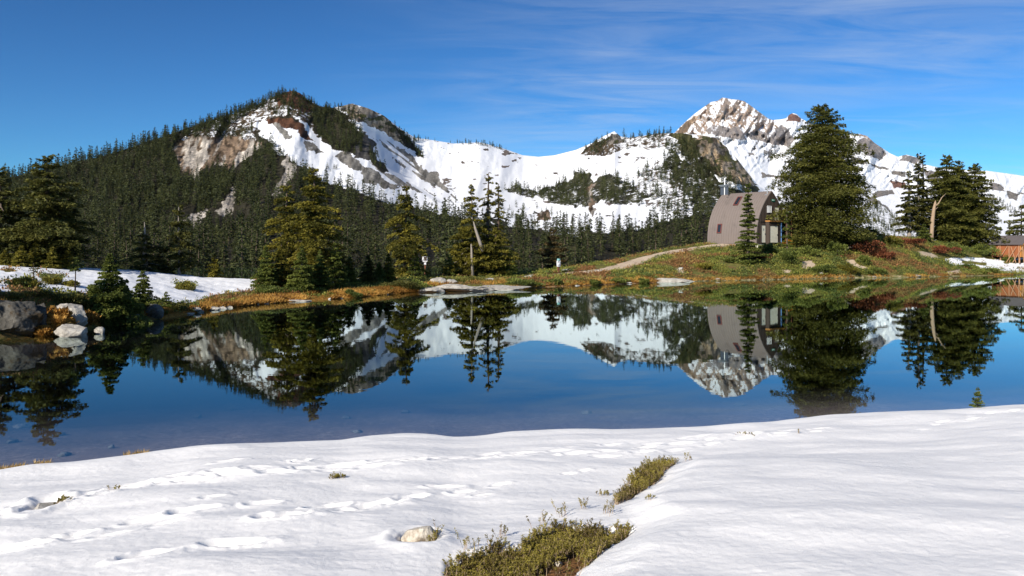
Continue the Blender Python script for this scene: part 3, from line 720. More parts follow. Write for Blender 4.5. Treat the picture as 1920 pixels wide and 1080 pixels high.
def ptree(name, label, px, top, Y, hw, seed, base=None, **kw):
    """a tree standing on the shore in line with px; the top row gives its height"""
    b = gnd(px, Y) if base is None else np.asarray(base)
    H = CH-(top-HZ)/F*Y-b[2]+.1
    b[2] -= .1
    return tree(name, label, b, H, hw/F*Y, seed, **kw)

# left ledge
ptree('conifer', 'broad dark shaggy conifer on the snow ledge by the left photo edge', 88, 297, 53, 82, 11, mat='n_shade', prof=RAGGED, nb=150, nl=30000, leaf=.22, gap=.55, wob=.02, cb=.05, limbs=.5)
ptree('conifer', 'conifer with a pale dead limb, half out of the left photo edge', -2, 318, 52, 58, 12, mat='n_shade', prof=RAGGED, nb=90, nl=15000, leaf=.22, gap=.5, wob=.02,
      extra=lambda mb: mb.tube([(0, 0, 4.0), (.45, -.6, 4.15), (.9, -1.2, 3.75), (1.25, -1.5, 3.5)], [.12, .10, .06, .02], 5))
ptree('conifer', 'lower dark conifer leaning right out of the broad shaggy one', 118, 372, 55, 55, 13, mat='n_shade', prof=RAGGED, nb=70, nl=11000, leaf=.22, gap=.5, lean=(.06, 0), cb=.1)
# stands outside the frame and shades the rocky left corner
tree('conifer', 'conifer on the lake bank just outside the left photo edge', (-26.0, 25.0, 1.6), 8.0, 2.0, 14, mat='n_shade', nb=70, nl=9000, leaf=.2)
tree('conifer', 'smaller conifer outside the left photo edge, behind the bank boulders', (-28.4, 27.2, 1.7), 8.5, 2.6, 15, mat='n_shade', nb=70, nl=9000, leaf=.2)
for k, (px, top, Y, hw) in enumerate(((40, 462, 50, 26), (66, 455, 51, 22), (98, 464, 51, 24), (10, 470, 50, 22), (128, 468, 52, 20))):
    ptree('young_fir', ['bushy young fir at the foot of the broad dark conifer, second from left', 'tallest young fir under the broad dark conifer', 'young fir right of the tallest one under the broad dark conifer', 'young fir nearest the left photo edge on the ledge', 'rightmost young fir under the broad dark conifer'][k],
          px, top, Y, hw, 20+k, mat='n_yellow', prof=YOUNG, nb=60, nl=6000, leaf=.15, frond=.5, group='young firs under the broad dark conifer', cb=.02)
ptree('young_fir', 'full young fir overhanging the left rocky shore, largest there', 205, 478, 36.5, 66, 30, mat='n_green', prof=[(0, .9), (.1, 1), (.3, .82), (.55, .5), (.8, .2), (1, .03)], nb=150, nl=42000, leaf=.11, cb=.01, gap=.35, flat=1.3, frond=.5)
ptree('young_fir', 'second young fir right of the largest one on the left rocky shore', 268, 508, 39.5, 38, 31, mat='n_green', prof=YOUNG, nb=100, nl=15000, leaf=.10, cb=.01, frond=.5)
ptree('young_fir', 'smallest young fir right of two bigger ones on left rocky shore', 312, 545, 41.5, 17, 32, mat='n_green', prof=YOUNG, nb=40, nl=2600, leaf=.08, cb=.02)
ptree('young_fir', 'skirt of low fir boughs behind the largest fir on rocky shore', 232, 530, 38.5, 40, 33, mat='n_green', prof=YOUNG, nb=80, nl=15000, leaf=.10, cb=.01, frond=.5)
ptree('sapling', 'thin bent sapling with a tufted top on the snow ledge', 141, 482, 38, 15, 34, mat='n_green', prof=[(0, 1), (.4, 1), (1, .2)], nb=18, nl=1300, leaf=.09, cb=.66, tr=.035, limbs=0, wob=.03)
ptree('sapling', 'half bare sapling with reddish twigs at the left ledge', 63, 492, 37.5, 11, 35, mat='n_yellow', prof=[(0, .3), (.6, .4), (.8, 1), (1, .3)], nb=26, nl=420, leaf=.09, cb=.1, tr=.04, limbs=1.0)
ptree('snag_conifer', 'conifer with a broken bare grey top above the snow ledge', 272, 416, 59, 44, 36, mat='n_olive', bark='bark_grey', prof=RAGGED, nb=60, nl=7500, leaf=.2, cb=.04, deadtop=.22, gap=.6, tr=.22, rise=0, wob=.015)
ptree('conifer', 'open layered conifer with pale trunk showing, right of bare-topped snag', 336, 388, 60, 42, 37, mat='n_olive', bark='bark_grey', prof=RAGGED, nb=56, nl=8500, leaf=.2, cb=.08, gap=.7, wob=.02, rise=.02, droop=.35)
ptree('young_fir', 'yellow-green young fir at the right end of the snow ledge', 402, 476, 61, 23, 38, mat='n_yellow', prof=YOUNG, nb=50, nl=4500, leaf=.14, cb=.02)
ptree('young_fir', 'low dark fir between the snag and the layered conifer', 300, 470, 60, 30, 39, mat='n_olive', prof=YOUNG, nb=50, nl=4500, leaf=.16, cb=.02)
# centre-left stand
ptree('conifer', 'tallest yellow-green conifer of the stand left of the wrapped sign', 592, 318, 60, 56, 40, mat='n_yellow', prof=OVAL, nb=150, nl=30000, leaf=.21, cb=.08, gap=.5, rise=.03, droop=.3, wob=.012)
ptree('conifer', 'layered yellow-green conifer just left of the tallest shore conifer', 540, 346, 61, 52, 41, mat='n_yellow', prof=RAGGED, nb=90, nl=16000, leaf=.21, cb=.08, gap=.65, rise=.02, droop=.32, wob=.02)
for k, (px, top, Y, hw, m, lab) in enumerate(((500, 462, 56, 30, 'n_green', 'leftmost young fir at the foot of the tallest shore conifer'), (528, 450, 57, 28, 'n_yellow', 'light young fir beside the leftmost one below the tall shore stand'), (566, 462, 55, 34, 'n_green', 'dark full young fir right before the tallest shore conifer'),
      (600, 470, 56.5, 28, 'n_green', 'young fir just right of the dark full one before the stand'), (628, 455, 59, 34, 'n_green', 'wide young fir at the right foot of the tallest shore conifer'), (655, 482, 63, 22, 'n_green', 'short young fir right of the wide one by the snow patch'), (690, 478, 65, 24, 'n_olive', 'olive young fir midway to the drooping conifer'),
      (728, 476, 67, 17, 'n_yellow', 'light slim young fir left of the drooping conifer'), (712, 492, 66, 16, 'n_green', 'little fir between the olive and the light slim ones'))):
    ptree('young_fir', lab, px, top, Y, hw, 50+k, mat=m, prof=YOUNG, nb=100, nl=12000, leaf=.16, cb=.01, frond=.5, group='young firs along the centre shore')
ptree('conifer', 'drooping layered conifer left of the wrapped signpost', 760, 345, 74, 44, 60, mat='n_yellow', prof=RAGGED, nb=90, nl=15000, leaf=.24, cb=.06, gap=.6, droop=.4, rise=.0, wob=.014)
ptree('young_fir', 'young fir under the drooping conifer beside the wrapped signpost', 778, 468, 72.5, 20, 61, mat='n_green', prof=YOUNG, nb=50, nl=4000, leaf=.16, cb=.02)
# centre pair with the broken pale trunk
def dead_log(mb):
    mb.tube([(1.05, -1.5, 2.5), (.75, -1.5, 3.4), (.35, -1.4, 4.6), (.15, -1.3, 5.3)], [.17, .16, .12, .04], 7)
    mb.tube([(.1, -1.3, -.1), (.0, -1.3, 2.0), (-.05, -1.3, 3.2)], [.15, .12, .07], 7)
    for z, dx in ((2.2, -.8), (2.7, -1.0), (1.7, -.7), (3.1, .5)): mb.tube([(0, 0, z), (dx*.6, -.5, z-.1), (dx, -.8, z-.5)], [.06, .04, .015], 4)
ptree('conifer', 'tall thin-topped conifer with broken pale trunk in the centre clump', 886, 350, 77, 40, 62, mat='n_yellow', bark='bark_grey', prof=[(0, .9), (.25, 1), (.5, .9), (.62, .5), (.7, .28), (.85, .32), (1, .1)], nb=110, nl=15000, leaf=.24, cb=.06, gap=.6, droop=.35, rise=.0, extra=dead_log, wob=.004, limbs=.5)
ptree('conifer', 'tallest slender conifer of the centre clump, bare in its upper half', 914, 325, 79, 24, 63, mat='n_yellow', bark='bark', prof=[(0, 1), (.4, .9), (.55, .5), (.8, .6), (1, .1)], nb=80, nl=6500, leaf=.22, cb=.08, gap=.6, droop=.4, rise=.0, wob=.004, limbs=.8)
ptree('conifer', 'slender dark-tipped conifer at the right of the centre clump', 935, 345, 79.5, 24, 64, mat='n_yellow', bark='bark', prof=[(0, 1), (.4, .8), (.55, .45), (.8, .5), (1, .1)], nb=70, nl=6000, leaf=.22, cb=.08, gap=.6, droop=.4, rise=.0, wob=.006, limbs=.8)
ptree('conifer', 'short full conifer filling the right foot of the centre clump', 930, 432, 77.5, 40, 65, mat='n_yellow', prof=OVAL, nb=80, nl=11000, leaf=.24, cb=.04, gap=.5)
ptree('conifer', 'short full conifer filling the left foot of the centre clump', 868, 425, 78, 34, 66, mat='n_yellow', prof=OVAL, nb=70, nl=9000, leaf=.24, cb=.04, gap=.5)
ptree('young_fir', 'bright green young fir right of the centre clump', 955, 470, 77, 22, 67, mat='n_green', prof=YOUNG, nb=50, nl=4000, leaf=.18, cb=.02)
ptree('young_fir', 'young fir at the left edge of the centre clump', 842, 480, 77, 18, 68, mat='n_green', prof=YOUNG, nb=50, nl=3500, leaf=.18, cb=.02)
ptree('conifer', 'brownish round-topped conifer behind the small far signpost', 1036, 430, 88, 27, 69, mat='n_brown', prof=OVAL, nb=80, nl=9000, leaf=.24, cb=.02, gap=.35)
# at the hut
ptree('fir', 'narrow spire fir standing against the hut roof', 1403, 343, 90, 31, 70, mat='n_green', prof=[(0, 1), (.1, .95), (.3, .62), (.5, .45), (.7, .32), (.85, .15), (1, .05)], nb=130, nl=24000, leaf=.20, cb=.02, gap=.4, droop=.18, rise=.06, flat=.6, frond=.5)
ptree('conifer', 'largest conifer, dense and dark, standing right of the arched hut', 1541, 201, 101, 86, 171, mat='n_dark', prof=[(0, .75), (.1, .92), (.3, 1), (.45, .97), (.6, .86), (.72, .80), (.8, .68), (.87, .44), (.94, .24), (1, .04)], nb=430, nl=150000, leaf=.27, cb=.03, gap=.36, droop=.22, rise=.06, tr=.38, frond=.40)
ptree('young_fir', 'young fir growing in front of the hut porch', 1476, 392, 94, 17, 72, mat='n_green', prof=YOUNG, nb=60, nl=4500, leaf=.2, cb=.02, gap=.5)
# right group
ptree('conifer', 'slim conifer with pale lower trunk, leftmost of the right-hand group', 1705, 322, 118, 30, 73, mat='n_olive', bark='bark_grey', prof=SLIM, nb=90, nl=10000, leaf=.30, cb=.12, gap=.55, tr=.3)
ptree('conifer', 'taller slim conifer with doubled tip beside the pale lower trunk', 1722, 289, 119, 27, 74, mat='n_olive', bark='bark_grey', prof=SLIM, nb=100, nl=10000, leaf=.30, cb=.10, gap=.5, limbs=.5)
ptree('conifer', 'second tip of the doubled slim conifer, slightly shorter', 1730, 292, 119.6, 20, 75, mat='n_olive', prof=SLIM, nb=70, nl=5500, leaf=.30, cb=.2, gap=.5)
FULL = [(0, .8), (.1, .95), (.3, 1), (.5, .92), (.7, .72), (.84, .5), (.92, .2), (1, .05)]
ptree('conifer', 'full dark conifer with two tips, beside the leaning dead trunk', 1774, 293, 121, 54, 76, mat='n_dark', prof=FULL, nb=230, nl=46000, leaf=.32, cb=.03, gap=.4)
ptree('conifer', 'twin dark conifer crowded against the two-tipped one', 1795, 304, 122, 46, 77, mat='n_dark', prof=FULL, nb=190, nl=30000, leaf=.32, cb=.03, gap=.4)
ptree('conifer', 'full dark conifer at the right end of its group by the cabin', 1829, 308, 121.5, 46, 78, mat='n_dark', prof=FULL, nb=220, nl=40000, leaf=.32, cb=.03, gap=.4)
ptree('conifer', 'dark conifer behind the wooden cabin at the right photo edge', 1915, 384, 130, 30, 79, mat='n_dark', prof=OVAL, nb=80, nl=9000, leaf=.32, cb=.05, gap=.5)
ptree('conifer', 'small dark conifer beyond the cabin roof', 1893, 420, 134, 17, 80, mat='n_dark', prof=CONE, nb=50, nl=3500, leaf=.3, cb=.05)
ptree('young_fir', 'low dark fir in the dip right of the largest conifer', 1628, 425, 116, 22, 81, mat='n_dark', prof=OVAL, nb=50, nl=4000, leaf=.28, cb=.02)
ptree('young_fir', 'low dark fir at the left foot of the right-hand group', 1655, 440, 117, 20, 82, mat='n_dark', prof=OVAL, nb=50, nl=3500, leaf=.28, cb=.02)
ptree('young_fir', 'little green fir under the slim pale-trunked conifers', 1733, 420, 115, 18, 83, mat='n_green', prof=YOUNG, nb=50, nl=3500, leaf=.26, cb=.02)
b = gnd(1747, 117)
mb = MB(); mb.tube(np.array([(0, 0, -.2), (.02, 0, 1.5), (.12, 0, 3.2), (.32, 0, 4.8), (.5, 0, 5.6), (.55, 0, 6.0)]), [.30, .27, .27, .22, .16, .03], 9)
mb.tube([(.5, 0, 5.2), (.9, -.1, 5.5), (1.4, -.1, 6.4), (2.0, -.1, 7.0)], [.13, .10, .07, .02], 5)
mb.tube([(.4, 0, 4.6), (.75, -.3, 5.0)], [.08, .02], 4); mb.tube([(.2, 0, 3.8), (-.3, -.3, 4.0)], [.07, .02], 4)
o = link('dead_trunk', mb.mesh('dead_trunk', [M['deadwood_tan']], True), None, b)
tag(o, 'leaning bleached dead trunk among the right-hand conifers', 'dead tree')
b = gnd(1583, 99); mb = MB(); mb.tube([(0, 0, -.1), (.3, -.3, .4), (.9, -.5, .5), (1.2, -.5, 1.4)], [.16, .13, .1, .03], 6)
tag(link('driftwood', mb.mesh('driftwood', [M['deadwood']], True), None, b), 'bent grey dead branch below the largest conifer', 'branch')

# little fir at the near snow edge
Yf = float(y_edge(np.array([1833.0]))[0])-.55; Xf = (1833-960)/F*Yf; w = (Xf, Yf, float(snow_height(np.array([Xf]), np.array([Yf]))[0][0]))
tree('sapling', 'tiny fir sapling poking out at the near snow edge', (w[0], w[1], w[2]-.05), .46, .15, 90, mat='n_green', prof=YOUNG, nb=44, nl=1500, leaf=.036, cb=.1, gap=.5, rise=.35, droop=.1, tr=.008, limbs=.8)

# ------------------------------------------------------------------ forest on the mountain
def far_templates(seed0, n, nl, leaf):
    out = []
    for k in range(n):
        mb, c = conifer(seed0+k, 1.0, .125+.03*(k % 3), cb=.08, prof=[CONE, SLIM, OVAL, RAGGED][k % 4], nb=max(12, nl//7), nl=nl, leaf=leaf, gap=.4, droop=.75, rise=0, limbs=0, tr=.012, frond=.55)
        out.append((np.vstack(mb.v), np.vstack(mb.q), c))
    return out
BIG = far_templates(500, 6, 700, .06); SMALL = far_templates(600, 6, 190, .095); TINY = far_templates(620, 4, 64, .17)
FOREST_D = [  # polygon, share of dense cover, tree height
 ([(-300, 362), (0, 325), (100, 300), (200, 278), (300, 244), (340, 262), (322, 280), (330, 310), (350, 345), (395, 330), (420, 322), (440, 330), (436, 350), (405, 395), (340, 400), (330, 430), (500, 430), (500, 545), (-300, 545)], 1.6, 14),
 ([(372, 345), (386, 322), (402, 306), (434, 320), (432, 345), (415, 375), (400, 400), (388, 395)], .9, 14), ([(444, 340), (448, 320), (470, 300), (480, 282), (492, 262), (512, 284), (530, 290), (520, 330), (500, 370), (480, 395), (445, 400), (438, 380)], .95, 14),
 ([(500, 375), (530, 350), (565, 318), (600, 340), (640, 350), (700, 370), (740, 384), (800, 392), (870, 404), (930, 416), (990, 428), (1060, 440), (1120, 440), (1170, 432), (1230, 420), (1300, 408), (1340, 400), (1480, 412), (1560, 425), (1560, 545), (440, 545), (440, 410)], 1.0, 15),
 ([(310, 240), (380, 220), (440, 202), (480, 186), (520, 170), (536, 172), (520, 192), (480, 206), (440, 230), (400, 248), (350, 262)], 1.8, 11), ([(340, 262), (400, 250), (470, 238), (476, 262), (440, 262), (400, 258)], .45, 11),
 ([(515, 182), (548, 172), (580, 190), (600, 202), (630, 202), (610, 225), (600, 212), (560, 205), (530, 200)], .55, 9), ([(480, 200), (600, 205), (600, 240), (570, 220), (500, 216)], .25, 9),
 ([(586, 206), (640, 204), (664, 228), (682, 252), (676, 288), (650, 290), (622, 278), (600, 262), (588, 240)], .95, 12), ([(688, 278), (704, 290), (724, 312), (736, 326), (716, 322), (696, 306)], .8, 10), ([(736, 236), (760, 252), (788, 282), (796, 298), (782, 290), (756, 262)], .8, 12),
 ([(648, 205), (664, 210), (690, 232), (668, 226)], .5, 9), ([(560, 312), (600, 332), (660, 356), (640, 352), (590, 338)], .5, 9), ([(520, 282), (560, 306), (556, 312), (515, 290)], .8, 9),
 ([(774, 259), (818, 263), (816, 268), (776, 264)], 3.2, 8), ([(843, 267), (868, 268), (905, 267), (930, 274), (958, 282), (950, 284), (900, 272), (845, 271)], 3.4, 8),
 ([(944, 358), (965, 348), (985, 352), (1000, 360), (1030, 352), (1056, 338), (1068, 344), (1076, 326), (1098, 322), (1104, 350), (1100, 380), (1078, 388), (1046, 382), (1010, 372), (970, 366)], .7, 10),
 ([(1124, 342), (1150, 326), (1176, 342), (1196, 352), (1222, 372), (1200, 384), (1150, 384), (1130, 380), (1118, 360)], .6, 12),
 ([(1092, 286), (1134, 256), (1140, 262), (1130, 284), (1105, 290)], .7, 11), ([(1168, 254), (1180, 256), (1176, 262), (1168, 262)], .9, 11), ([(1182, 254), (1212, 250), (1260, 248), (1266, 258), (1230, 262), (1186, 262)], .6, 10), ([(1150, 262), (1260, 262), (1250, 280), (1160, 280)], .08, 8),
 ([(1250, 270), (1290, 262), (1320, 300), (1370, 340), (1400, 356), (1400, 400), (1330, 405), (1300, 396), (1262, 350), (1240, 330)], .62, 11), ([(1196, 330), (1244, 310), (1262, 350), (1300, 396), (1240, 400), (1222, 372)], .55, 11),
 ([(1200, 300), (1225, 318), (1210, 330), (1190, 322)], .2, 10), ([(620, 345), (760, 370), (900, 400), (1080, 410), (1060, 400), (980, 385), (900, 390), (760, 365)], .12, 8),
 ([(620, 310), (700, 350), (690, 358), (600, 326)], .06, 5), ([(926, 400), (1010, 408), (1000, 418), (930, 408)], .5, 11)]
def scatter():
    r = np.random.default_rng(77); pts = []
    for poly, dens, ht in FOREST_D:
        a = np.array(poly); x0, y0 = a.min(0); x1, y1 = a.max(0)
        n = int((x1-x0)*(y1-y0)/9)
        x = r.uniform(x0, x1, n); y = r.uniform(y0, y1, n)
        ok = inpoly(x+6*fbm2(x/12, y/12, 5), y+4*fbm2(x/12, y/12, 6), poly); x = x[ok]; y = y[ok]
        Y = a_depth(x, y); hp = ht*F/Y; wdt = hp*.3
        keep = r.random(len(x)) < dens*9/(wdt*hp*.36)*(.75+.5*vn2(x/14, y/9, 8))
        for xx, yy, YY in zip(x[keep], y[keep], Y[keep]): pts.append((xx, yy, YY, ht*1.1*r.uniform(.5, 1.38)))
    return np.array(pts)
FP = scatter()
rgy = a_ridge(FP[:, 0])
FP = FP[FP[:, 1] > rgy-1]
order = np.argsort(-(FP[:, 3]/FP[:, 2])); FP = FP[order]
tops = FP[:, 1]-FP[:, 3]/FP[:, 2]*F
crest = ip(FP[:, 0], BX, B2Y)
vis = (FP[:, 0] > 4) & (FP[:, 0] < 1400) & (tops < crest-22) & (FP[:, 2] > 260)
drop = (tops > crest+4)
near_idx = np.where(vis & ~drop)[0][:300]
isn = np.zeros(len(FP), bool); isn[near_idx] = True
fr = np.random.default_rng(3)
tree_me = []
for v, q, c in BIG:
    n0 = len(v); V = np.vstack([v, c['v']]); Q = np.vstack([q, c['q']+n0])
    tint = np.concatenate([np.full(n0, .55), c['a']['tint']])
    tree_me.append(np_mesh('forest_conifer', V, Q, None, {'tint': tint}, False, [M['n_far'], M['bark']], np.concatenate([np.ones(len(q)), np.zeros(len(c['q']))])))
proto = None
for k in near_idx:
    x, y, Y, h = FP[k]
    p = wp(x, y, Y); 
    if proto is None:
        o = proto = link('forest_conifer', tree_me[0])
        tag(o, 'dark slender conifer in the valley forest beyond the lake', 'tree', 'conifers of the valley forest')
    else:
        o = proto.copy(); COL.objects.link(o)
    o.data = tree_me[int(fr.integers(6))]
    wsc = fr.uniform(.85, 1.3)
    o.location = (p[0], p[1], p[2]-.3); o.rotation_euler = (fr.normal(0, .02), fr.normal(0, .02), fr.uniform(0, 6.28)); o.scale = (h*wsc, h*wsc, h)
def merged(name, label, pts, mat, scale_of, tint_of=None):
    bufs = {}
    VS = []; QS = []; TS = []; n = 0
    r = np.random.default_rng(9)
    hp = pts[:, 3]/pts[:, 2]*F
    lod = np.where(hp > 15, 0, 1); ti = np.where(lod == 0, r.integers(0, len(SMALL), len(pts)), r.integers(0, len(TINY), len(pts)))
    for l, TT in ((0, SMALL), (1, TINY)):
        for j, (v, q, c) in enumerate(TT):
            s = pts[(lod == l) & (ti == j)]
            if not len(s): continue
            m = len(s); n0 = len(v); V = np.vstack([v, c['v']]); Q = np.vstack([q, c['q']+n0]); T = np.concatenate([np.full(n0, .4), c['a']['tint']])
            th = r.uniform(0, 6.28, m); w = r.uniform(.85, 1.35, m)*s[:, 3]; h = s[:, 3]
            ca = np.cos(th)*w; sa = np.sin(th)*w
            P = np.stack([(s[:, 0]-960)/F*s[:, 2], s[:, 2], CH-(s[:, 1]-HZ)/F*s[:, 2]-.3], -1)
            X = V[None, :, 0]*ca[:, None]-V[None, :, 1]*sa[:, None]+P[:, None, 0]
            Yv = V[None, :, 0]*sa[:, None]+V[None, :, 1]*ca[:, None]+P[:, None, 1]
            Z = V[None, :, 2]*h[:, None]+P[:, None, 2]
            VS.append(np.stack([X, Yv, Z], -1).reshape(-1, 3)); QS.append((Q[None]+(np.arange(m)*len(V))[:, None, None]+n).reshape(-1, 4)); n += m*len(V)
            TS.append((np.clip(T[None]+r.normal(0, .20, (m, 1)), 0, 1)).ravel())
    me = np_mesh(name, np.vstack(VS), np.vstack(QS), None, {'tint': np.concatenate(TS)}, False, [M[mat]])
    return tag(link(name, me), label, 'forest', kind='stuff')
rest = FP[~isn & ~drop]
print('forest', len(FP), 'merged', len(rest))
merged('forest', 'mass of dark conifers clothing the mountain and valley', rest, 'n_far', None)
# a few conifer patches on the far glacier's foot
def scatter_c():
    r = np.random.default_rng(78); pts = []
    for poly, dens, ht in (([(1560, 425), (1620, 388), (1648, 384), (1668, 400), (1700, 412), (1745, 424), (1745, 470), (1560, 470)], .5, 14), ([(1856, 368), (1880, 376), (1910, 400), (1900, 404), (1870, 384)], .5, 14), ([(1640, 384), (1652, 384), (1640, 400)], .6, 14), ([(1500, 400), (1600, 400), (1600, 470), (1500, 470)], .5, 14)):
        a = np.array(poly); x0, y0 = a.min(0); x1, y1 = a.max(0); n = int((x1-x0)*(y1-y0)/5)
        x = r.uniform(x0, x1, n); y = r.uniform(y0, y1, n); ok = inpoly(x, y, poly); x = x[ok]; y = y[ok]
        Y = c_depth(x, y); hp = ht*F/Y
        keep = r.random(len(x)) < dens*5/(hp*hp*.3*.46)
        for xx, yy, YY in zip(x[keep], y[keep], Y[keep]): pts.append((xx, yy, YY, ht*r.uniform(.7, 1.3)))
    return np.array(pts)
merged('forest', 'sparse bluish conifers at the foot of the far snow slope', scatter_c(), 'n_far', None)
# ------------------------------------------------------------------ hut
def boards(name, base, period=.3, rough=.6, axis='X', var=.18, metal=0.0, grain=(1, 1, 1)):
    t = NT(name); o = t.obj(); mp = t.n('Mapping', {'Vector': o, 'Scale': grain}).outputs[0]
    n1 = t.noise(4, 6, .65, mp).outputs[0]; n2 = t.noise(.7, 4, .6, o).outputs[0]
    c = t.mix(n1, [x*(1-var) for x in base], [x*(1+var) for x in base])
    c = t.mix(t.sstep(n2, .5, .75), c, [x*.82 for x in base])
    return t.done(t.bsdf(c, rough, n1, .2, .01, .3, metal))
M['roof'] = boards('brown_metal_roofing', (.195, .158, .138), rough=.5, grain=(3, .6, .6))
M['wallbrown'] = boards('dark_brown_siding', (.062, .045, .036), rough=.7, grain=(3, 3, .4))
M['cream'] = boards('cream_paint', (.80, .76, .62), rough=.5)
M['white'] = boards('white_paint', (.80, .80, .80), rough=.5)
M['trim'] = boards('orange_wood', (.42, .20, .06), rough=.6, grain=(1, 1, 4))
M['concrete'] = boards('pale_concrete', (.62, .58, .50), rough=.9)
M['glass'] = plain('window_glass', (.02, .025, .03), .08, .1, 2, 0, .01, .6)
M['frame_red'] = plain('red_brown_frame', (.16, .05, .04), .6, .2, 8)
M['steel'] = plain('grey_steel', (.42, .42, .43), .4, .2, 8, .1, .01, .4, .6)
M['panel'] = plain('blue_grey_panel', (.07, .08, .10), .35, .2, 5, .05, .01, .5)
M['green'] = plain('green_sign_paint', (.01, .22, .14), .5, .15, 6)
M['black'] = plain('dark_metal', (.03, .03, .03), .5, .2, 8)
M['bluepipe'] = plain('blue_pipe', (.10, .22, .45), .5, .2, 8)
M['cabin'] = boards('shaded_planks', (.26, .085, .03), rough=.75, grain=(.4, 3, 6), var=.35)  # long wall: eave shade put into the plank colour
M['cabin_gable'] = boards('sunlit_planks', (.62, .25, .045), rough=.7, grain=(3, 3, .4), var=.3)  # gable: same wood, sunshine put into a brighter colour
M['shingle'] = boards('grey_shingles', (.11, .095, .095), rough=.8, grain=(2, 5, 5), var=.3)
M['polewood'] = boards('weathered_poles', (.40, .22, .12), rough=.8, grain=(4, 4, 1))
M['post'] = boards('brown_post', (.17, .07, .04), rough=.8, grain=(4, 4, .6), var=.35)

HL, HW, HH = 7.6, 3.0, 6.5
hut = thing('hut', 'brown arched mountain hut with cream doors on the grassy knoll', 'hut', (30.3, 103.5, 3.9), math.atan2(-.8, .6))
def wz(z): return HW*(1-(np.clip(z, 0, HH)/HH)**2.6)
def zw(y): return HH*np.clip(1-np.abs(y)/HW, 0, 1)**(1/2.6)
zz = HH*np.linspace(0, 1, 30)**.8; zz[-1] = HH
prof = np.vstack([np.stack([-wz(zz)-.0, zz], -1), np.stack([wz(zz[::-1][1:]), zz[::-1][1:]], -1)])
g = np.gradient(prof, axis=0); nrm = np.stack([-g[:, 1], g[:, 0]], -1); nrm /= np.linalg.norm(nrm, axis=1)[:, None]
nrm[29] = (0, 1)
xs = []; off = []
k = 0
for x in np.arange(-HL/2-.12, HL/2+.14, .38):
    for dx, o_ in ((0, 0), (.30, 0), (.315, .035), (.345, .035), (.36, 0)):
        if x+dx <= HL/2+.05: xs.append(x+dx); off.append(o_)
xs = np.array(xs); off = np.array(off)
def shell(o0): 
    p = prof[None]+nrm[None]*(o0+off)[:, None, None]
    return np.concatenate([np.broadcast_to(xs[:, None, None], p.shape[:2]+(1,)), p], -1)
mb = MB(); a = shell(.10); c = shell(0)*1.0; c[..., 1:] = (prof[None]-nrm[None]*.02)
n0 = a.shape[0]; n1 = a.shape[1]
mb.add(a.reshape(-1, 3), grid_quads(n0, n1)[:, ::-1]); mb.add(c.reshape(-1, 3), grid_quads(n0, n1))
for e in (0, n0-1):
    v = np.concatenate([a[e], c[e]]); i = np.arange(n1-1); q = np.stack([i, i+1, i+1+n1, i+n1], -1)
    mb.add(v, q if e == 0 else q[:, ::-1])
roof = link('roof', mb.mesh('roof', [M['roof']]), hut)
def gable(x, sgn, nm):
    mb = MB(); ys = []
    y = -HW+.03
    while y < HW-.03:
        ys += [(y, y+.24, 0), (y+.24, y+.30, .03)]; y += .30
    for y0, y1, o_ in ys:
        y0 = max(y0, -HW+.03); y1 = min(y1, HW-.03)
        if y1-y0 < .01: continue
        for t0, t1 in ((0, .5), (.5, 1)):
            ya = y0+(y1-y0)*t0; yb = y0+(y1-y0)*t1; X = x+sgn*o_; za, zb = zw(ya)-.03, zw(yb)-.03
            if za < .02 or zb < .02: continue
            v = [(X, ya, 0), (X, yb, 0), (X, yb, zb), (X, ya, za), (x-sgn*.06, ya, 0), (x-sgn*.06, yb, 0), (x-sgn*.06, yb, zb), (x-sgn*.06, ya, za)]
            mb.add(v, [[0, 1, 2, 3], [5, 4, 7, 6], [0, 3, 7, 4], [1, 5, 6, 2]])
    return link(nm, mb.mesh(nm, [M['wallbrown']]), hut)
gable(HL/2, 1, 'gable_wall'); gable(-HL/2, -1, 'gable_wall')
link('foundation', MB().box((0, 0, -.62), (HL-.1, 2*HW-.1, 1.2)).mesh('foundation', [M['concrete']]), hut)
gx = HL/2+.03
def framed(nm, mat, x, y0, y1, z0, z1, parent=hut, fm='wallbrown', t=.05, b=.07):
    d = link(nm, MB().box((x+t/2, (y0+y1)/2, (z0+z1)/2), (t, y1-y0, z1-z0)).mesh(nm, [M[mat]]), parent)
    f = MB()
    for yy in (y0-b/2, y1+b/2): f.box((x+.04, yy, (z0+z1)/2), (.08, b, z1-z0+2*b))
    for zc in (z0-b/2, z1+b/2): f.box((x+.04, (y0+y1)/2, zc), (.079, y1-y0, b))
    link('frame', f.mesh('frame', [M[fm]]), d)
    return d
d = framed('door', 'cream', gx, -2.38, -1.6, .15, 2.27); link('handle', MB().box((gx+.09, -1.7, 1.2), (.06, .05, .14)).mesh('handle', [M['black']]), d)
link('notice', MB().box((gx+.058, -1.98, 1.75), (.012, .16, .24)).mesh('notice', [M['steel']]), d)
d = framed('door', 'cream', gx, .32, 1.15, 2.92, 4.56); link('handle', MB().box((gx+.09, .42, 3.75), (.06, .05, .14)).mesh('handle', [M['black']]), d)
w = link('window', MB().box((gx+.01, -.8, 4.28), (.03, .86, .78)).mesh('window', [M['glass']]), hut)
f = MB()
for yy in (-1.19, -.93, -.67, -.41): f.box((gx+.05, yy, 4.28), (.06, .055, .86))
for zc in (3.89, 4.67): f.box((gx+.045, -.8, zc), (.05, .86, .05))
link('frame', f.mesh('frame', [M['white']]), w)
w = link('window', MB().box((gx+.01, 1.85, 1.9), (.03, .9, .62)).mesh('window', [M['glass']]), hut)
f = MB()
for yy in (1.4, 1.85, 2.3): f.box((gx+.05, yy, 1.9), (.06, .12, .74))
for zc in (1.55, 2.25): f.box((gx+.045, 1.85, zc), (.05, .9, .08))
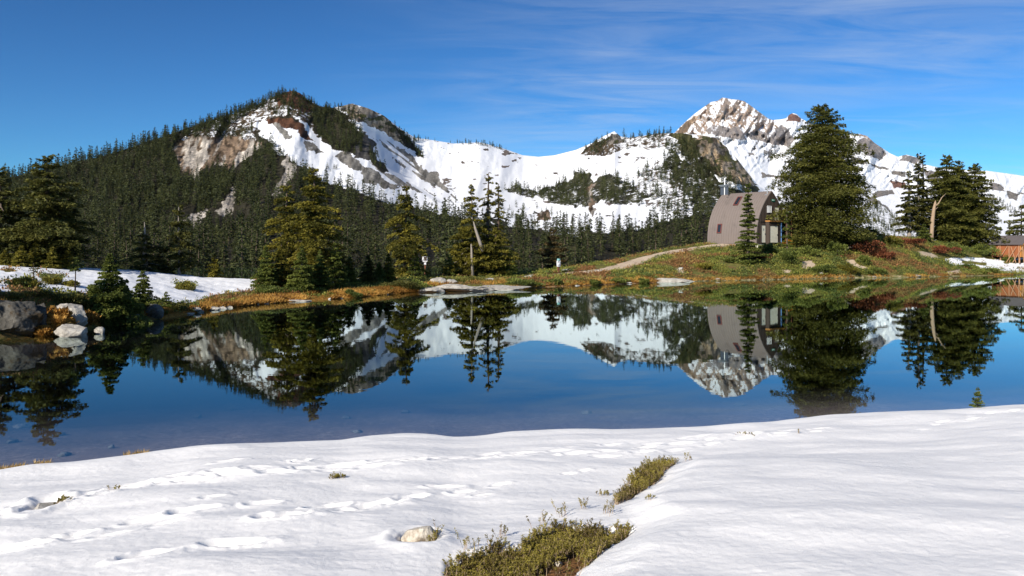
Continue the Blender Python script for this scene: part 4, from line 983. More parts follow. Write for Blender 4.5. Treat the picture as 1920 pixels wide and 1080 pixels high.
link('frame', f.mesh('frame', [M['white']]), w)
s = link('sign', MB().box((gx+.035, .05, 5.44), (.03, .62, .26)).mesh('sign', [M['green']]), hut)
f = MB()
f.box((gx+.055, -.10, 5.45), (.012, .08, .14)); f.box((gx+.055, .0, 5.43), (.012, .08, .10)); f.box((gx+.055, .13, 5.44), (.012, .10, .05)); f.box((gx+.055, .24, 5.44), (.012, .05, .05))
link('emblem', f.mesh('emblem', [M['white']]), s)
link('lamp', MB().tube([(gx, .9, 5.1), (gx+.14, .9, 5.12), (gx+.2, .9, 5.04)], [.03, .05, .09], 8).mesh('lamp', [M['black']]), hut)
link('trim_band', MB().box((gx+.02, -.1, 2.78), (.06, 4.9, .12)).mesh('trim_band', [M['wallbrown']]), hut)
# porch and deck
px0 = HL/2+.06
porch = MB(); porch.box((px0+.24, -.25, 1.31), (.48, 2.5, 2.78))
porch = link('porch', porch.mesh('porch', [M['wallbrown']]), hut)
link('porch_roof', MB().box((px0+.32, -.25, 2.79), (.70, 2.7, .16)).mesh('porch_roof', [M['trim']]), porch)
d = framed('door', 'cream', px0+.48, -1.38, .2, .15, 2.2, fm='wallbrown'); link('handle', MB().box((px0+.57, .08, 1.1), (.06, .05, .14)).mesh('handle', [M['black']]), d)
link('downpipe', MB().tube([(px0+.55, .92, -.1), (px0+.55, .92, 2.65)], .06, 8).mesh('downpipe', [M['bluepipe']]), hut)
dk = link('deck', MB().box((px0+.55, 2.35, 2.78), (1.1, 2.4, .12)).mesh('deck', [M['trim']]), hut)
f = MB(); 
for xx, yy in ((px0+1.05, 1.2), (px0+1.05, 2.35), (px0+1.05, 3.5), (px0+.05, 3.5)): f.box((xx, yy, 1.6), (.09, .09, 4.0))
link('deck_posts', f.mesh('deck_posts', [M['post']]), dk)
f = MB()
for zc in (3.15, 3.6): f.box((px0+1.05, 2.35, zc), (.05, 2.18, .08))
for zc in (3.15, 3.6): f.box((px0+.55, 3.5, zc), (.88, .05, .08))
link('railing', f.mesh('railing', [M['post']]), dk)
link('deck_screen', MB().box((px0+.97, 2.35, 1.35), (.05, 2.18, 2.7)).mesh('deck_screen', [M['wallbrown']]), dk)
# windows in the curved roof side (local -y)
def roof_window(x, z, w, h):
    y = -float(wz(z)); dz = .05
    tg = np.array([0, -float(wz(z+dz))+float(wz(z-dz)), 2*dz]); tg /= np.linalg.norm(tg)
    nr = np.array([0, -tg[2], tg[1]]); c = np.array([x, y, z])+nr*.13
    rot = np.stack([np.array([1., 0, 0]), nr, tg], 1)
    fr = MB()
    for s_ in (-1, 1): fr.box(c+np.array([s_*(w/2+.04), 0, 0]), (.11, .16, h+.2), rot)
    for s_ in (-1, 1): fr.box(c+tg*s_*(h/2+.05), (w, .158, .10), rot)
    wn = link('window', MB().box(c-nr*.02, (w, .10, h), rot).mesh('window', [M['glass']]), hut)
    link('frame', fr.mesh('frame', [M['frame_red']]), wn)
roof_window(-2.04, 1.95, .5, 1.0); roof_window(-.53, 5.4, .55, 1.3)
for x, hgt in ((-2.64, .35), (3.27, .75)):
    v = MB(); z0 = 6.35
    v.tube([(x, -.35, 6.0), (x, -.35, z0+hgt)], .07, 8); v.tube([(x, -.35, z0+hgt), (x, -.35, z0+hgt+.1)], [.13, .13], 8); v.box((x, -.42, 6.1), (.4, .4, .12))
    link('vent_pipe', v.mesh('vent_pipe', [M['black']] if hgt < .5 else [M['steel']]), hut)
ch = link('chimney', MB().tube([(-3.5, -.1, 5.6), (-3.5, -.1, 8.35)], .09, 10).mesh('chimney', [M['white']]), hut)
f = MB()
for s_ in (-.36, .36): f.box((-3.5+s_, -.16, 7.05), (.52, .08, 1.15))
link('shroud', f.mesh('shroud', [M['panel']]), ch)
f = MB(); f.box((-3.5, -.1, 7.74), (1.5, .7, .10)); f.box((-3.5, -.1, 7.58), (1.2, .5, .06)); f.tube([(-3.5, -.1, 8.2), (-3.5, -.1, 8.7)], [.18, .05], 8)
link('cap', f.mesh('cap', [M['steel']]), ch)

# ------------------------------------------------------------------ wooden cabin
cz = float(ground_z(np.array([73.0]), np.array([117.5]))[0])
cab = thing('cabin', 'red-brown plank cabin on stilts at the right edge', 'cabin', (73.6, 118.3, cz), math.atan2(-.8, .6))
# local x runs along the ridge to the bright gable, local -y is the long wall
f0 = .75; wt = 2.55
link('wall', MB().box((-.2, 0, (f0+wt)/2), (3.8, 3.4, wt-f0)).mesh('wall', [M['cabin']]), cab)
g = MB(); g.add([(1.72, -1.7, f0), (1.72, 1.7, f0), (1.72, 1.7, wt), (1.72, 0, 3.7), (1.72, -1.7, wt), (1.78, -1.7, f0), (1.78, 1.7, f0), (1.78, 1.7, wt), (1.78, 0, 3.7), (1.78, -1.7, wt)],
      [[5, 6, 7, 9], [0, 4, 2, 1], [0, 1, 6, 5], [1, 2, 7, 6], [2, 3, 8, 7], [3, 4, 9, 8], [4, 0, 5, 9]], [[9, 7, 8], [4, 3, 2]])
link('gable_wall', g.mesh('gable_wall', [M['cabin_gable']]), cab)
rf = MB()
for s_ in (-1, 1):
    n_ = np.array([0, s_*.53, .85]); tdir = np.array([0, s_*.85, -.53])
    rot = np.stack([np.array([1., 0, 0]), tdir, n_*1.0], 1)
    rf.box(np.array([-.1, 0, 3.82])+tdir*1.2, (4.6, 2.42, .12), rot)
link('roof', rf.mesh('roof', [M['shingle']]), cab)
fb = link('fascia', MB().box((2.22, -.0, 2.62), (.06, 3.6, .18)).mesh('fascia', [M['trim']]), cab)
for x in (-2.0, -.9, .3, 1.6):
    for y in (-1.6, 1.6):
        link('stilt', MB().box((x, y, .33), (.16, .16, .9)).mesh('stilt', [M['polewood']]), cab)
for x in (-.9, .3, 1.6):
    link('post', MB().box((x, -1.76, 1.6), (.10, .10, 1.9)).mesh('post', [M['polewood']]), cab)
for x in (-1.8, -.65):
    link('brace', MB().tube([(x, -2.0, .9), (x+.75, -1.8, 2.35)], .055, 6).mesh('brace', [M['polewood']]), cab)
for k, (x0, x1, y) in enumerate(((.1, 1.3, -2.2), (1.4, .6, -2.3), (.9, 2.1, -2.1), (2.4, 2.1, -2.2))):
    o = link('wood_pole', MB().tube([(0, 0, 0), (x1-x0, .35, 2.3)], .05, 6).mesh('wood_pole', [M['polewood']]), None)
    c_, s_ = .6, -.8
    o.location = (73.6+x0*.6+y*.8, 118.3-x0*.8+y*.6, cz-.05); o.rotation_euler = (0, 0, math.atan2(-.8, .6))
    tag(o, ['thin pole leaning right on the cabin wall, leftmost pole', 'thin pole leaning left, crossing the leftmost pole', 'pole leaning under the cabin eave near the gable', 'nearly upright pole at the cabin corner'][k], 'pole', 'poles leaning on the cabin')

# ------------------------------------------------------------------ wrapped signposts
def wrap_mesh(c, d, seed, k=9):
    g_ = np.linspace(-1, 1, k); pts = []; q = []; n = 0
    for ax in range(3):
        for s_ in (-1, 1):
            a, b_ = np.meshgrid(g_, g_, indexing='ij'); p = np.zeros((k, k, 3)); o_ = [i for i in range(3) if i != ax]
            p[..., o_[0]] = a; p[..., o_[1]] = b_; p[..., ax] = s_
            qq = grid_quads(k, k)
            pts.append(p.reshape(-1, 3)); q.append((qq if (s_ > 0) ^ (ax == 1) else qq[:, ::-1])+n); n += k*k
    p = np.vstack(pts); r_ = np.abs(p).max(1); p = p*(1-.12*(np.linalg.norm(p, axis=1)-1)[:, None]*1.1)
    p = p*np.asarray(d)/2
    p += (vn3(p*9+seed, seed)[:, None]*np.array([.6, 1, .4]))*.055
    return p+np.asarray(c), np.vstack(q)
M['plastic'] = plain('white_plastic_sheet', (.62, .62, .64), .4, .12, 12, .5, .03, .5)
M['teal'] = plain('teal_sheet', (.28, .52, .50), .5, .15, 10)
b = hitg(797, 516, 66, 80)
sp = thing('signpost', 'brown signpost with its board wrapped in white plastic', 'sign', b)
link('post', MB().box((0, 0, .8), (.13, .13, 2.2)).mesh('post', [M['post']]), sp)
v, q = wrap_mesh((0, -.06, 1.98), (.50, .24, .56), 3); link('wrapped_board', np_mesh('wrapped_board', v, q, None, None, False, [M['plastic']]), sp)
v, q = wrap_mesh((.02, -.05, 1.58), (.2, .2, .36), 5); link('tied_wrap', np_mesh('tied_wrap', v, q, None, None, False, [M['plastic']]), sp)
link('dark_board', MB().box((.04, -.2, 2.04), (.28, .03, .36)).mesh('dark_board', [M['wallbrown']]), sp)
b = hitg(1047, 512, 70, 96)
sp = thing('signpost', 'smaller signpost with white and teal wrapping beside the path', 'sign', b, .6)
link('post', MB().box((0, 0, .45), (.17, .17, 1.2)).mesh('post', [M['post']]), sp)
v, q = wrap_mesh((0, -.04, .95), (.36, .26, .62), 7); link('wrapped_board', np_mesh('wrapped_board', v, q, None, None, False, [M['plastic']]), sp)
v, q = wrap_mesh((0, -.04, 1.32), (.26, .22, .28), 8); link('teal_wrap', np_mesh('teal_wrap', v, q, None, None, False, [M['teal']]), sp)

# ------------------------------------------------------------------ rocks
import bmesh
ICO = {}
def ico(n):
    if n not in ICO:
        bm = bmesh.new(); bmesh.ops.create_icosphere(bm, subdivisions=n, radius=1)
        ICO[n] = (np.array([v.co[:] for v in bm.verts]), np.array([[v.index for v in f.verts] for f in bm.faces])); bm.free()
    return ICO[n]
def rock(name, label, loc, dims, mat, seed, n=5, cuts=9, rough=.10, rz=0, cat='rock', group=None):
    v, f = ico(n); r = np.random.default_rng(seed); p = v.copy()
    for _ in range(cuts):
        nn = unit(r.normal(0, 1, 3)+np.array([0, 0, .15])); d = r.uniform(.55, .85)
        k = np.maximum(p @ nn-d, 0); p = p-k[:, None]*nn[None]
    p = p*(1+rough*vn3(p*2.2+seed, seed)+rough*.5*vn3(p*5+seed, seed+1)+rough*.28*vn3(p*12+seed, seed+2))[:, None]
    p = p*np.asarray(dims)/2*1.18
    o = link(name, np_mesh(name, p, None, f, None, n > 4, [M[mat]]), None, loc); o.rotation_euler = (0, 0, rz)
    return tag(o, label, cat, group)
def srock(label, px, py, wpx, hpx, mat, seed, dr=.8, sink=.3, **kw):
    b = hitg(px, py, 25, 120) if py < 640 else None
    Y = b[1]; w = wpx/F*Y; h = hpx/F*Y
    return rock(kw.pop('name', 'boulder'), label, (b[0], b[1]+w*dr*.3, max(b[2], -.05)+h*(.5-sink)), (w, w*dr, h*(1+sink*2)*.8), mat, seed, **kw)
srock('great grey boulder face in the left corner of the shore', 18, 630, 90, 76, 'rock_shaded', 1, .9, .18, n=6, cuts=14)
srock('tall rounded grey boulder beside the corner boulder', 62, 622, 46, 58, 'rock_shaded', 2, .9, .2, n=6, cuts=12)
srock('pale wedge-shaped boulder below the ledge, sunlit on one face', 128, 606, 56, 42, 'rock_pale', 3, .8, .2, cuts=12)
p = wp(136, 626, 31.6); rock('boulder', 'flat-topped pale boulder lying in the shallows', (p[0], p[1], .13), (1.12, .75, .62), 'rock_pale', 14, cuts=12)
p = wp(188, 624, 32.4); rock('boulder', 'small pointed pale stone right of the flat-topped boulder', (p[0], p[1], .06), (.42, .34, .36), 'rock_pale', 5, n=4)
srock('dark grey boulder under the largest shore fir', 230, 606, 44, 24, 'rock_grey', 6, .8, .2)
srock('rounded grey boulder right of the largest shore fir', 282, 595, 34, 26, 'rock_grey', 7, .8, .2)
srock('dark low stone between two grey shore boulders', 255, 606, 26, 12, 'rock_grey', 8, .8, .2, n=4)
srock('pale loaf-shaped stone at the end of the snow ledge', 361, 583, 24, 7, 'rock_pale', 9, .7, .2, n=4)
for k, (px, py, w_, h_) in enumerate(((374, 588, 14, 6), (396, 585, 28, 8), (412, 583, 22, 7), (428, 581, 18, 6), (354, 590, 16, 4))):
    srock(['small rounded stone at the waterline before the loaf-shaped stone', 'low broad pale stone at the waterline below golden sedge', 'pale stone right of the low broad one', 'rightmost of the pale waterline stones below golden sedge', 'thin flat stone at the left end of the waterline stones'][k], px, py, w_, h_, 'rock_pale', 20+k, .7, .25, n=4, name='shore_stone', group='pale stones along the left waterline')
srock('thin pale slab floating low at the water left of the stand', 555, 566, 46, 4, 'rock_pale', 30, .8, .3, n=4, name='rock_slab')
for k, (px, py, w_, h_) in enumerate(((458, 572, 8, 5), (484, 571, 6, 4), (498, 570, 10, 5), (512, 569, 6, 3), (618, 562, 6, 4), (640, 561, 5, 3), (725, 553, 6, 4))):
    srock(['white stone in the sedge, leftmost of the shore', 'tiny white stone right of the leftmost one', 'white stone pair-mate below the young firs', 'small stone beyond the white pair', 'white pebble below the drift of gold sedge', 'white pebble right of the one in the sedge drift', 'white pebble left of the pale ledge'][k], px, py, w_, h_, 'rock_pale', 40+k, .8, .25, n=3, name='shore_stone', group='white stones in the golden sedge')
# the long pale ledge in the middle
srock('long pale rock ledge sloping into the lake, central piece', 852, 546, 136, 15, 'rock_pale', 31, .45, .28, n=6, cuts=14, name='rock_slab')
srock('left tip of the pale rock ledge below the wrapped signpost', 797, 549, 78, 12, 'rock_pale', 32, .45, .28, cuts=12, name='rock_slab')
srock('right thin tongue of the pale rock ledge', 928, 544, 130, 9, 'rock_pale', 33, .4, .3, cuts=12, name='rock_slab')
srock('pale broken rock above the ledge, right of the signpost', 822, 531, 30, 11, 'rock_pale', 34, .7, .2, cuts=10)
srock('pale broken rock in the middle above the ledge', 842, 531, 26, 9, 'rock_pale', 35, .7, .2, cuts=10)
srock('pinkish rock at the right above the ledge', 916, 527, 26, 6, 'rock_pale', 36, .7, .2, n=4)
srock('flat pale slab at the water below the hut path', 1240, 530, 92, 9, 'rock_pale', 37, .4, .3, cuts=12, name='rock_slab')
srock('thin end of the flat slab below the hut path', 1285, 529, 50, 4, 'rock_pale', 38, .4, .3, n=4, name='rock_slab')
srock('lone round white stone on the knoll slope', 1276, 507, 11, 7, 'rock_pale', 39, .8, .2, n=4)
for k, (px, py, w_, h_) in enumerate(((1120, 509, 30, 4), (1000, 519, 30, 4), (1370, 484, 8, 4), (1540, 514, 10, 4), (1345, 524, 12, 3), (1080, 537, 16, 3), (1180, 532, 14, 3), (1640, 520, 12, 3), (1720, 518, 14, 3))):
    srock(['flat pale stone beside the lower path', 'flat pale stone near the small signpost, to its left', 'small stone on the knoll below the hut', 'small stone under the largest conifer slope', 'thin stone at the knoll waterline', 'waterline stone below the small signpost', 'waterline stone left of the flat slab', 'waterline stone below the red shrubs', 'waterline stone below the leaning dead trunk'][k], px, py, w_, h_, 'rock_pale', 60+k, .7, .25, n=3, name='shore_stone', group='scattered pale stones of the far shore')
# near bank stones
c = ROCKHOLE; zc = float(snow_height(np.array([c[0]]), np.array([c[1]]))[0][0])
rock('stone', 'white stone in a melt hollow with heather beside it', (c[0]-.02, c[1]+.02, zc+.115), (.30, .22, .24), 'rock_white', 84, cuts=10, rough=.07)
c = STONEHOLE; zc = float(snow_height(np.array([c[0]]), np.array([c[1]]))[0][0])
rock('stone', 'flat grey stone half sunk in the trampled snow', (c[0], c[1]+.02, zc+.035), (.19, .26, .11), 'rock_pale', 85, cuts=10, rough=.06)
for k, (px, py) in enumerate(((938, 1076), (975, 1078), (1048, 1040))):
    w = snow_hit(px, py); rock('pebble', ['cream pebble at the bottom of the heather hollow', 'smaller pebble right of the cream one in the hollow', 'crumbly tan pebble on bare soil among heather'][k], (w[0], w[1], w[2]-.07), (.075-.012*k, .07, .05), 'rock_white', 86+k, n=4)
# stones lying on the bed, seen through the water
for k, (px, py, w_, h_) in enumerate(((40, 796, 30, 8), (112, 813, 16, 4), (548, 757, 56, 8), (438, 765, 22, 4), (372, 779, 14, 4), (120, 850, 22, 6), (650, 781, 16, 4), (1388, 758, 22, 5), (670, 808, 20, 4), (210, 836, 12, 4), (22, 826, 20, 5), (1100, 772, 20, 4), (760, 770, 14, 3))):
    Y = CH*F/(py-HZ)
    for _ in range(6): dp = .04+.085*max(Y-float(y_edge(np.array([float(px)]))[0])-.3, 0)+.012*max(Y-float(y_edge(np.array([float(px)]))[0])-3, 0)**1.5; Y = (CH+dp-.05)*F/(py-HZ)
    X = (px-960)/F*Y
    rock('sunken_stone', ['pale sunken stone in the shallows, far left', 'small pale sunken stone right of the far-left one', 'widest pale sunken slab under the mirrored summit', 'narrow sunken stone left of the widest slab', 'small sunken stone left of the narrow one', 'sunken stone near the dry grass at the bank', 'sunken stone beyond the snow edge left of centre', 'pale sunken stone under the mirrored white peak', 'sunken stone touching the snow edge left of centre', 'tiny sunken stone beyond the grass tuft', 'dim sunken stone at the left photo edge', 'dim sunken stone in the middle of the shallows', 'tiny sunken stone right of the widest slab'][k],
         (X, Y, -dp+.03), (w_/F*Y, w_/F*Y*1.0, .10), 'rock_grey' if k not in (0, 2) else 'rock_pale', 100+k, n=4, group='stones under the water by the near bank')

# ------------------------------------------------------------------ shrubs on the far shore
def bush(name, label, loc, w, h, mat, seed, n=1600, leaf=.16, group=None, cat='shrub', lumps=7):
    r = np.random.default_rng(seed)
    cs = r.normal(0, .42, (lumps, 2)); cs = np.clip(cs, -.72, .72); ch_ = r.uniform(.45, 1, lumps)*(1-.35*np.hypot(*cs.T)); cr = r.uniform(.28, .5, lumps)
    i = r.integers(0, lumps, n); d = unit(r.normal(0, 1, (n, 3))); d[:, 2] = np.abs(d[:, 2])
    rr = r.random(n)**.35
    P = np.stack([(cs[i, 0]+d[:, 0]*cr[i]*rr)*w/2, (cs[i, 1]+d[:, 1]*cr[i]*rr)*w/2, (ch_[i]*.55+d[:, 2]*.45*ch_[i]*rr)*h], -1)
    low = r.random(n) < .35; P[low, 2] *= r.random(low.sum())
    dv = unit(d+np.array([0, 0, .4])+r.normal(0, .4, (n, 3))); nv = unit(np.array([0, -.2, 1.])+r.normal(0, .6, (n, 3)))
    ln = leaf*r.uniform(.6, 1.4, n)
    tint = np.clip(.5+.24*r.normal(0, 1, lumps)[i]+.2*r.normal(0, 1, n), 0, 1)
    t = thing(name, label, cat, loc, 0, group)
    mb = MB()
    for k in range(lumps): mb.tube([(0, 0, -.1), (cs[k, 0]*w*.3, cs[k, 1]*w*.3, h*.25), (cs[k, 0]*w/2, cs[k, 1]*w/2, h*.6*ch_[k])], [.03, .02, .01], 4, False)
    link('stems', mb.mesh('stems', [M['bark']]), t)
    link('foliage', np_mesh('foliage', leaves_np(P, dv, nv, ln, ln*.5), np.arange(n*4).reshape(-1, 4), None, {'tint': np.repeat(tint, 4)}, False, [M[mat]]), t)
    return t
SH = [('dark green bush below the hut porch, larger one', 1478, 494, 44, 30, 'n_green'), ('green bush left of the larger porch bush', 1438, 474, 40, 18, 'n_green'), ('bush right of the larger porch bush on the slope', 1512, 478, 34, 20, 'n_green'), ('dark bush under the left boughs of the largest conifer', 1545, 468, 40, 22, 'n_dark'),
      ('round dark green bush before the largest conifer', 1568, 478, 28, 26, 'n_green'), ('small green bush on the sandy slope', 1618, 494, 22, 17, 'n_green'), ('wide russet bush right of the largest conifer', 1612, 472, 60, 25, 'redshrub'), ('russet bush trailing down beside the wide one', 1652, 484, 36, 18, 'redshrub'),
      ('russet bush below the pale-trunked slim conifers', 1700, 456, 40, 12, 'redshrub'), ('russet heath right of the leaning dead trunk', 1762, 474, 44, 12, 'redshrub'), ('russet bush at the foot of the spire fir', 1420, 484, 34, 14, 'redshrub'), ('orange leafed bush left before the hut door', 1462, 456, 12, 9, 'orange'), ('orange leafed bush right before the hut door', 1477, 460, 11, 12, 'orange'),
      ('long green bush under the two-tipped conifer', 1795, 476, 60, 20, 'n_green'), ('green bush under the rightmost full conifer', 1836, 478, 44, 20, 'n_green'), ('light green bush in the dip behind the russet bushes', 1672, 458, 30, 16, 'n_yellow'), ('green bush low on the slope below the sandy patch', 1545, 512, 44, 16, 'n_green'), ('green bush at the water below the small sandy one', 1590, 512, 36, 16, 'n_yellow'),
      ('spreading green bush at the right lakeside', 1640, 514, 40, 12, 'n_green'), ('low green bush on the knoll below the hut window', 1365, 490, 34, 10, 'n_green'), ('low olive bush at the middle of the knoll slope', 1320, 502, 40, 9, 'n_yellow'), ('green cushion bush by the lower path', 1160, 529, 36, 9, 'n_green'), ('green cushion bush below the small signpost', 1040, 532, 34, 10, 'n_green'),
      ('green cushion in the gold sedge below the lower path end', 1115, 533, 24, 10, 'n_green'), ('green cushion in the gold sedge right of the centre clump', 1000, 537, 26, 9, 'n_green'), ('green cushion at the waterline left of the flat slab', 1205, 531, 24, 8, 'n_green'), ('low bush right of the small signpost stones', 1090, 528, 30, 8, 'n_green'), ('dark green bush at the waterline left of the pale ledge', 658, 556, 34, 14, 'n_green'), ('shrubby mound below the drooping conifer', 745, 540, 70, 18, 'n_olive'), ('dark shrub mound left of the pale ledge', 778, 543, 44, 18, 'n_green'), ('bush between the pale ledge and the centre clump', 960, 534, 60, 14, 'n_green'),
      ('olive brush under the centre clump', 885, 527, 70, 9, 'n_olive'), ('green bush sitting alone on the snow ledge', 350, 543, 38, 15, 'n_yellow'), ('green bush at the right end of the snow ledge', 500, 552, 54, 18, 'n_green'), ('thin low bush on the snow left of the bent sapling', 98, 530, 26, 16, 'n_yellow'), ('yellowish bush around the half bare sapling', 45, 541, 50, 22, 'n_yellow'),
      ('low green bush at the foot of the bent sapling', 130, 535, 26, 12, 'n_yellow'), ('brown and green brush on the ledge rim above the wedge boulder', 120, 565, 70, 20, 'n_olive'), ('brush on the rim above the corner boulder', 50, 556, 70, 12, 'n_olive'), ('grass-green bush far right by the cabin snow', 1850, 512, 40, 9, 'n_green'), ('small bush on the snow before the cabin', 1888, 490, 18, 12, 'n_green'), ('dark heath hummock on the snow by the right lakeside', 1815, 504, 30, 9, 'n_green'),
      ('bushy scrub at the foot of the largest conifer trunk', 1590, 448, 44, 16, 'n_dark'), ('dark scrub between hut deck and the largest conifer', 1500, 455, 30, 18, 'n_dark'), ('dark brush under the rocky shore firs', 160, 578, 60, 18, 'n_olive'), ('brush at the shore right of the smallest rocky-shore fir', 330, 578, 44, 12, 'n_olive')]
for k, (lab, px, py, w_, h_, m) in enumerate(SH):
    b = hitg(px, py, 28, 130); Y = b[1]
    bush('shrub', lab, (b[0], b[1], b[2]-.08), w_/F*Y*(1.3 if px > 1300 else 1.15), h_/F*Y*(1.25 if px > 1300 else 1.15), m, 700+k, n=int(900+w_*h_*1.6), leaf=.0030*Y**.9*1.0+.02, lumps=9)
# overhanging orange sedge on the left rocks
b = hitg(105, 612)
bush('shrub', 'orange-brown sedge hanging between the corner boulder and wedge boulder', (b[0], b[1], b[2]-.1), 1.3, .95, 'sedge', 790, n=2600, leaf=.16)
b = hitg(165, 606)
bush('shrub', 'dark orange sedge under the largest shore fir', (b[0], b[1], b[2]-.1), 1.6, .6, 'sedge', 791, n=2000, leaf=.14)
b = hitg(78, 625)
bush('shrub', 'shaded rusty sedge at the foot of the tall rounded boulder', (b[0], b[1]-.2, b[2]-.1), 1.4, .6, 'sedge', 792, n=2000, leaf=.14)

# ground cover (heath) and golden sedge: nobody could count them
def cover():
    r = np.random.default_rng(31); P = []; C = []; Sz = []
    def patch(px, Y, k, hh, rad, leafs, cfun):
        X = (px-960)/F*Y; z = ground_z(X, Y)
        n = len(px); i = np.repeat(np.arange(n), leafs); m = len(i)
        d = r.normal(0, 1, (m, 3)); d = unit(d); d[:, 2] = np.abs(d[:, 2]); q = r.random(m)**.4
        R_ = rad[i]
        p = np.stack([X[i]+d[:, 0]*R_*q, Y[i]+d[:, 1]*R_*q, z[i]+d[:, 2]*hh[i]*q], -1)
        c = cfun(px, Y, X)[i]*np.exp(r.normal(0, .22, (m, 1)))
        P.append(p); C.append(np.clip(c, 0, 1)); Sz.append(R_*.34)
    GREEN = np.array([[.14, .175, .033], [.23, .225, .045], [.09, .12, .03], [.29, .25, .055], [.24, .15, .055], [.24, .115, .045], [.33, .20, .065]])
    def col(px, Y, X):
        n1 = .5+.9*fbm2(X*.25, Y*.3, 500, 3); n2 = np.clip(vn2(X*.5+40, Y*.6, 501)*.7+.3*r.random(len(px)), 0, .999)
        k = np.where(n1+.35*(n2-.5) < .67, np.floor(n2*4), 3+np.floor(n2*4)).astype(int)
        return GREEN[np.clip(k, 0, 6)]
    n = 15000; px = r.uniform(1000, 2000, n); D0 = shore_D(px); D2 = ip(px, BX, B2D); Y = D0+.35+(D2+3-D0)*r.random(n)
    X = (px-960)/F*Y; z = ground_z(X, Y); py = HZ-F*(z-CH)/Y
    ok = np.ones(n, bool)
    for p in PATHS[:7]: ok &= ~inpoly(px, py, p)
    for p in SNOW_FAR[4:]: ok &= ~(inpoly(px, py, p) & (r.random(n) < .85))
    hut_d = np.abs((X-30.3)*.6-(Y-103.5)*.8) < 4.2; hut_e = np.abs((X-30.3)*.8+(Y-103.5)*.6) < 3.2; ok &= ~(hut_d & hut_e)
    ok &= ~((px > 1850) & (Y > 113))
    ok &= vn2(X*.5, Y*.5, 510) > .22
    px = px[ok]; Y = Y[ok]; n = len(px)
    patch(px, Y, 0, r.uniform(.12, .42, n), r.uniform(.2, .6, n), 14, col)
    n = 5200; px = r.uniform(-150, 1010, n); D0 = shore_D(px); D2 = ip(px, BX, B2D); Y = D0+.4+(D2+2-D0)*r.random(n); X = (px-960)/F*Y; z = ground_z(X, Y); py = HZ-F*(z-CH)/Y
    ok = np.ones(n, bool)
    for p in SNOW_FAR: ok &= ~inpoly(px, py, p)
    for q_ in NOSNOW[:4]: ok |= inpoly(px, py, q_)
    px = px[ok]; Y = Y[ok]; n = len(px)
    patch(px, Y, 0, r.uniform(.10, .32, n), r.uniform(.15, .45, n), 14, col)
    P = np.vstack(P); C = np.vstack(C); Sz = np.concatenate(Sz); m = len(P)
    dv = unit(r.normal(0, .7, (m, 3))+np.array([0, 0, .5])); nv = unit(np.array([0, 0, 1.])+r.normal(0, .6, (m, 3)))
    V = leaves_np(P, dv, nv, Sz*r.uniform(.6, 1.4, m), Sz*.6)
    tag(link('heath_cover', np_mesh('heath_cover', V, np.arange(m*4).reshape(-1, 4), None, {'lc': np.repeat(C, 4, 0)}, False, [M['cover']])), 'low heath and moss covering the far shore and hut knoll', 'ground cover', kind='stuff')
    # sedge along the waterline
    zones = [(-60, 380, .5, 1.0, 1200), (380, 640, .0, 2.2, 5200), (640, 790, .0, 2.6, 4200), (790, 960, 2.5, 5, 900), (960, 1260, .1, 2.2, 4200), (1260, 1900, .0, .5, 1300)]
    PP = []
    for a, b_, d0, d1, n in zones:
        px = r.uniform(a, b_, n); Y = shore_D(px)+d0+(d1-d0)*r.random(n)**1.3; X = (px-960)/F*Y
        ok = vn2(X*.7, Y*.8, 520) > .33
        PP.append(np.stack([X, Y, ground_z(X, Y)-.02], -1)[ok])
    P = np.vstack(PP); P = np.repeat(P, 4, 0)+r.normal(0, .07, (len(P)*4, 3))*np.array([1, 1, 0]); m = len(P)
    dv = unit(r.normal(0, .45, (m, 3))*np.array([1, 1, .2])+np.array([.1, -.1, .7])); ln = r.uniform(.14, .36, m)
    V = leaves_np(P, dv, unit(r.normal(0, 1, (m, 3))), ln, np.full(m, .045)*r.uniform(.6, 1.3, m))
    tint = np.clip(.5+.55*(vn2(P[:, 0]*.6, P[:, 1]*.6, 530)-.5)*2+.2*r.normal(0, 1, m), 0, 1)
    tag(link('sedge_grass', np_mesh('sedge_grass', V, np.arange(m*4).reshape(-1, 4), None, {'tint': np.repeat(tint, 4)}, False, [M['sedge']])), 'golden autumn sedge fringing the far waterline', 'grass', kind='stuff')
cover()

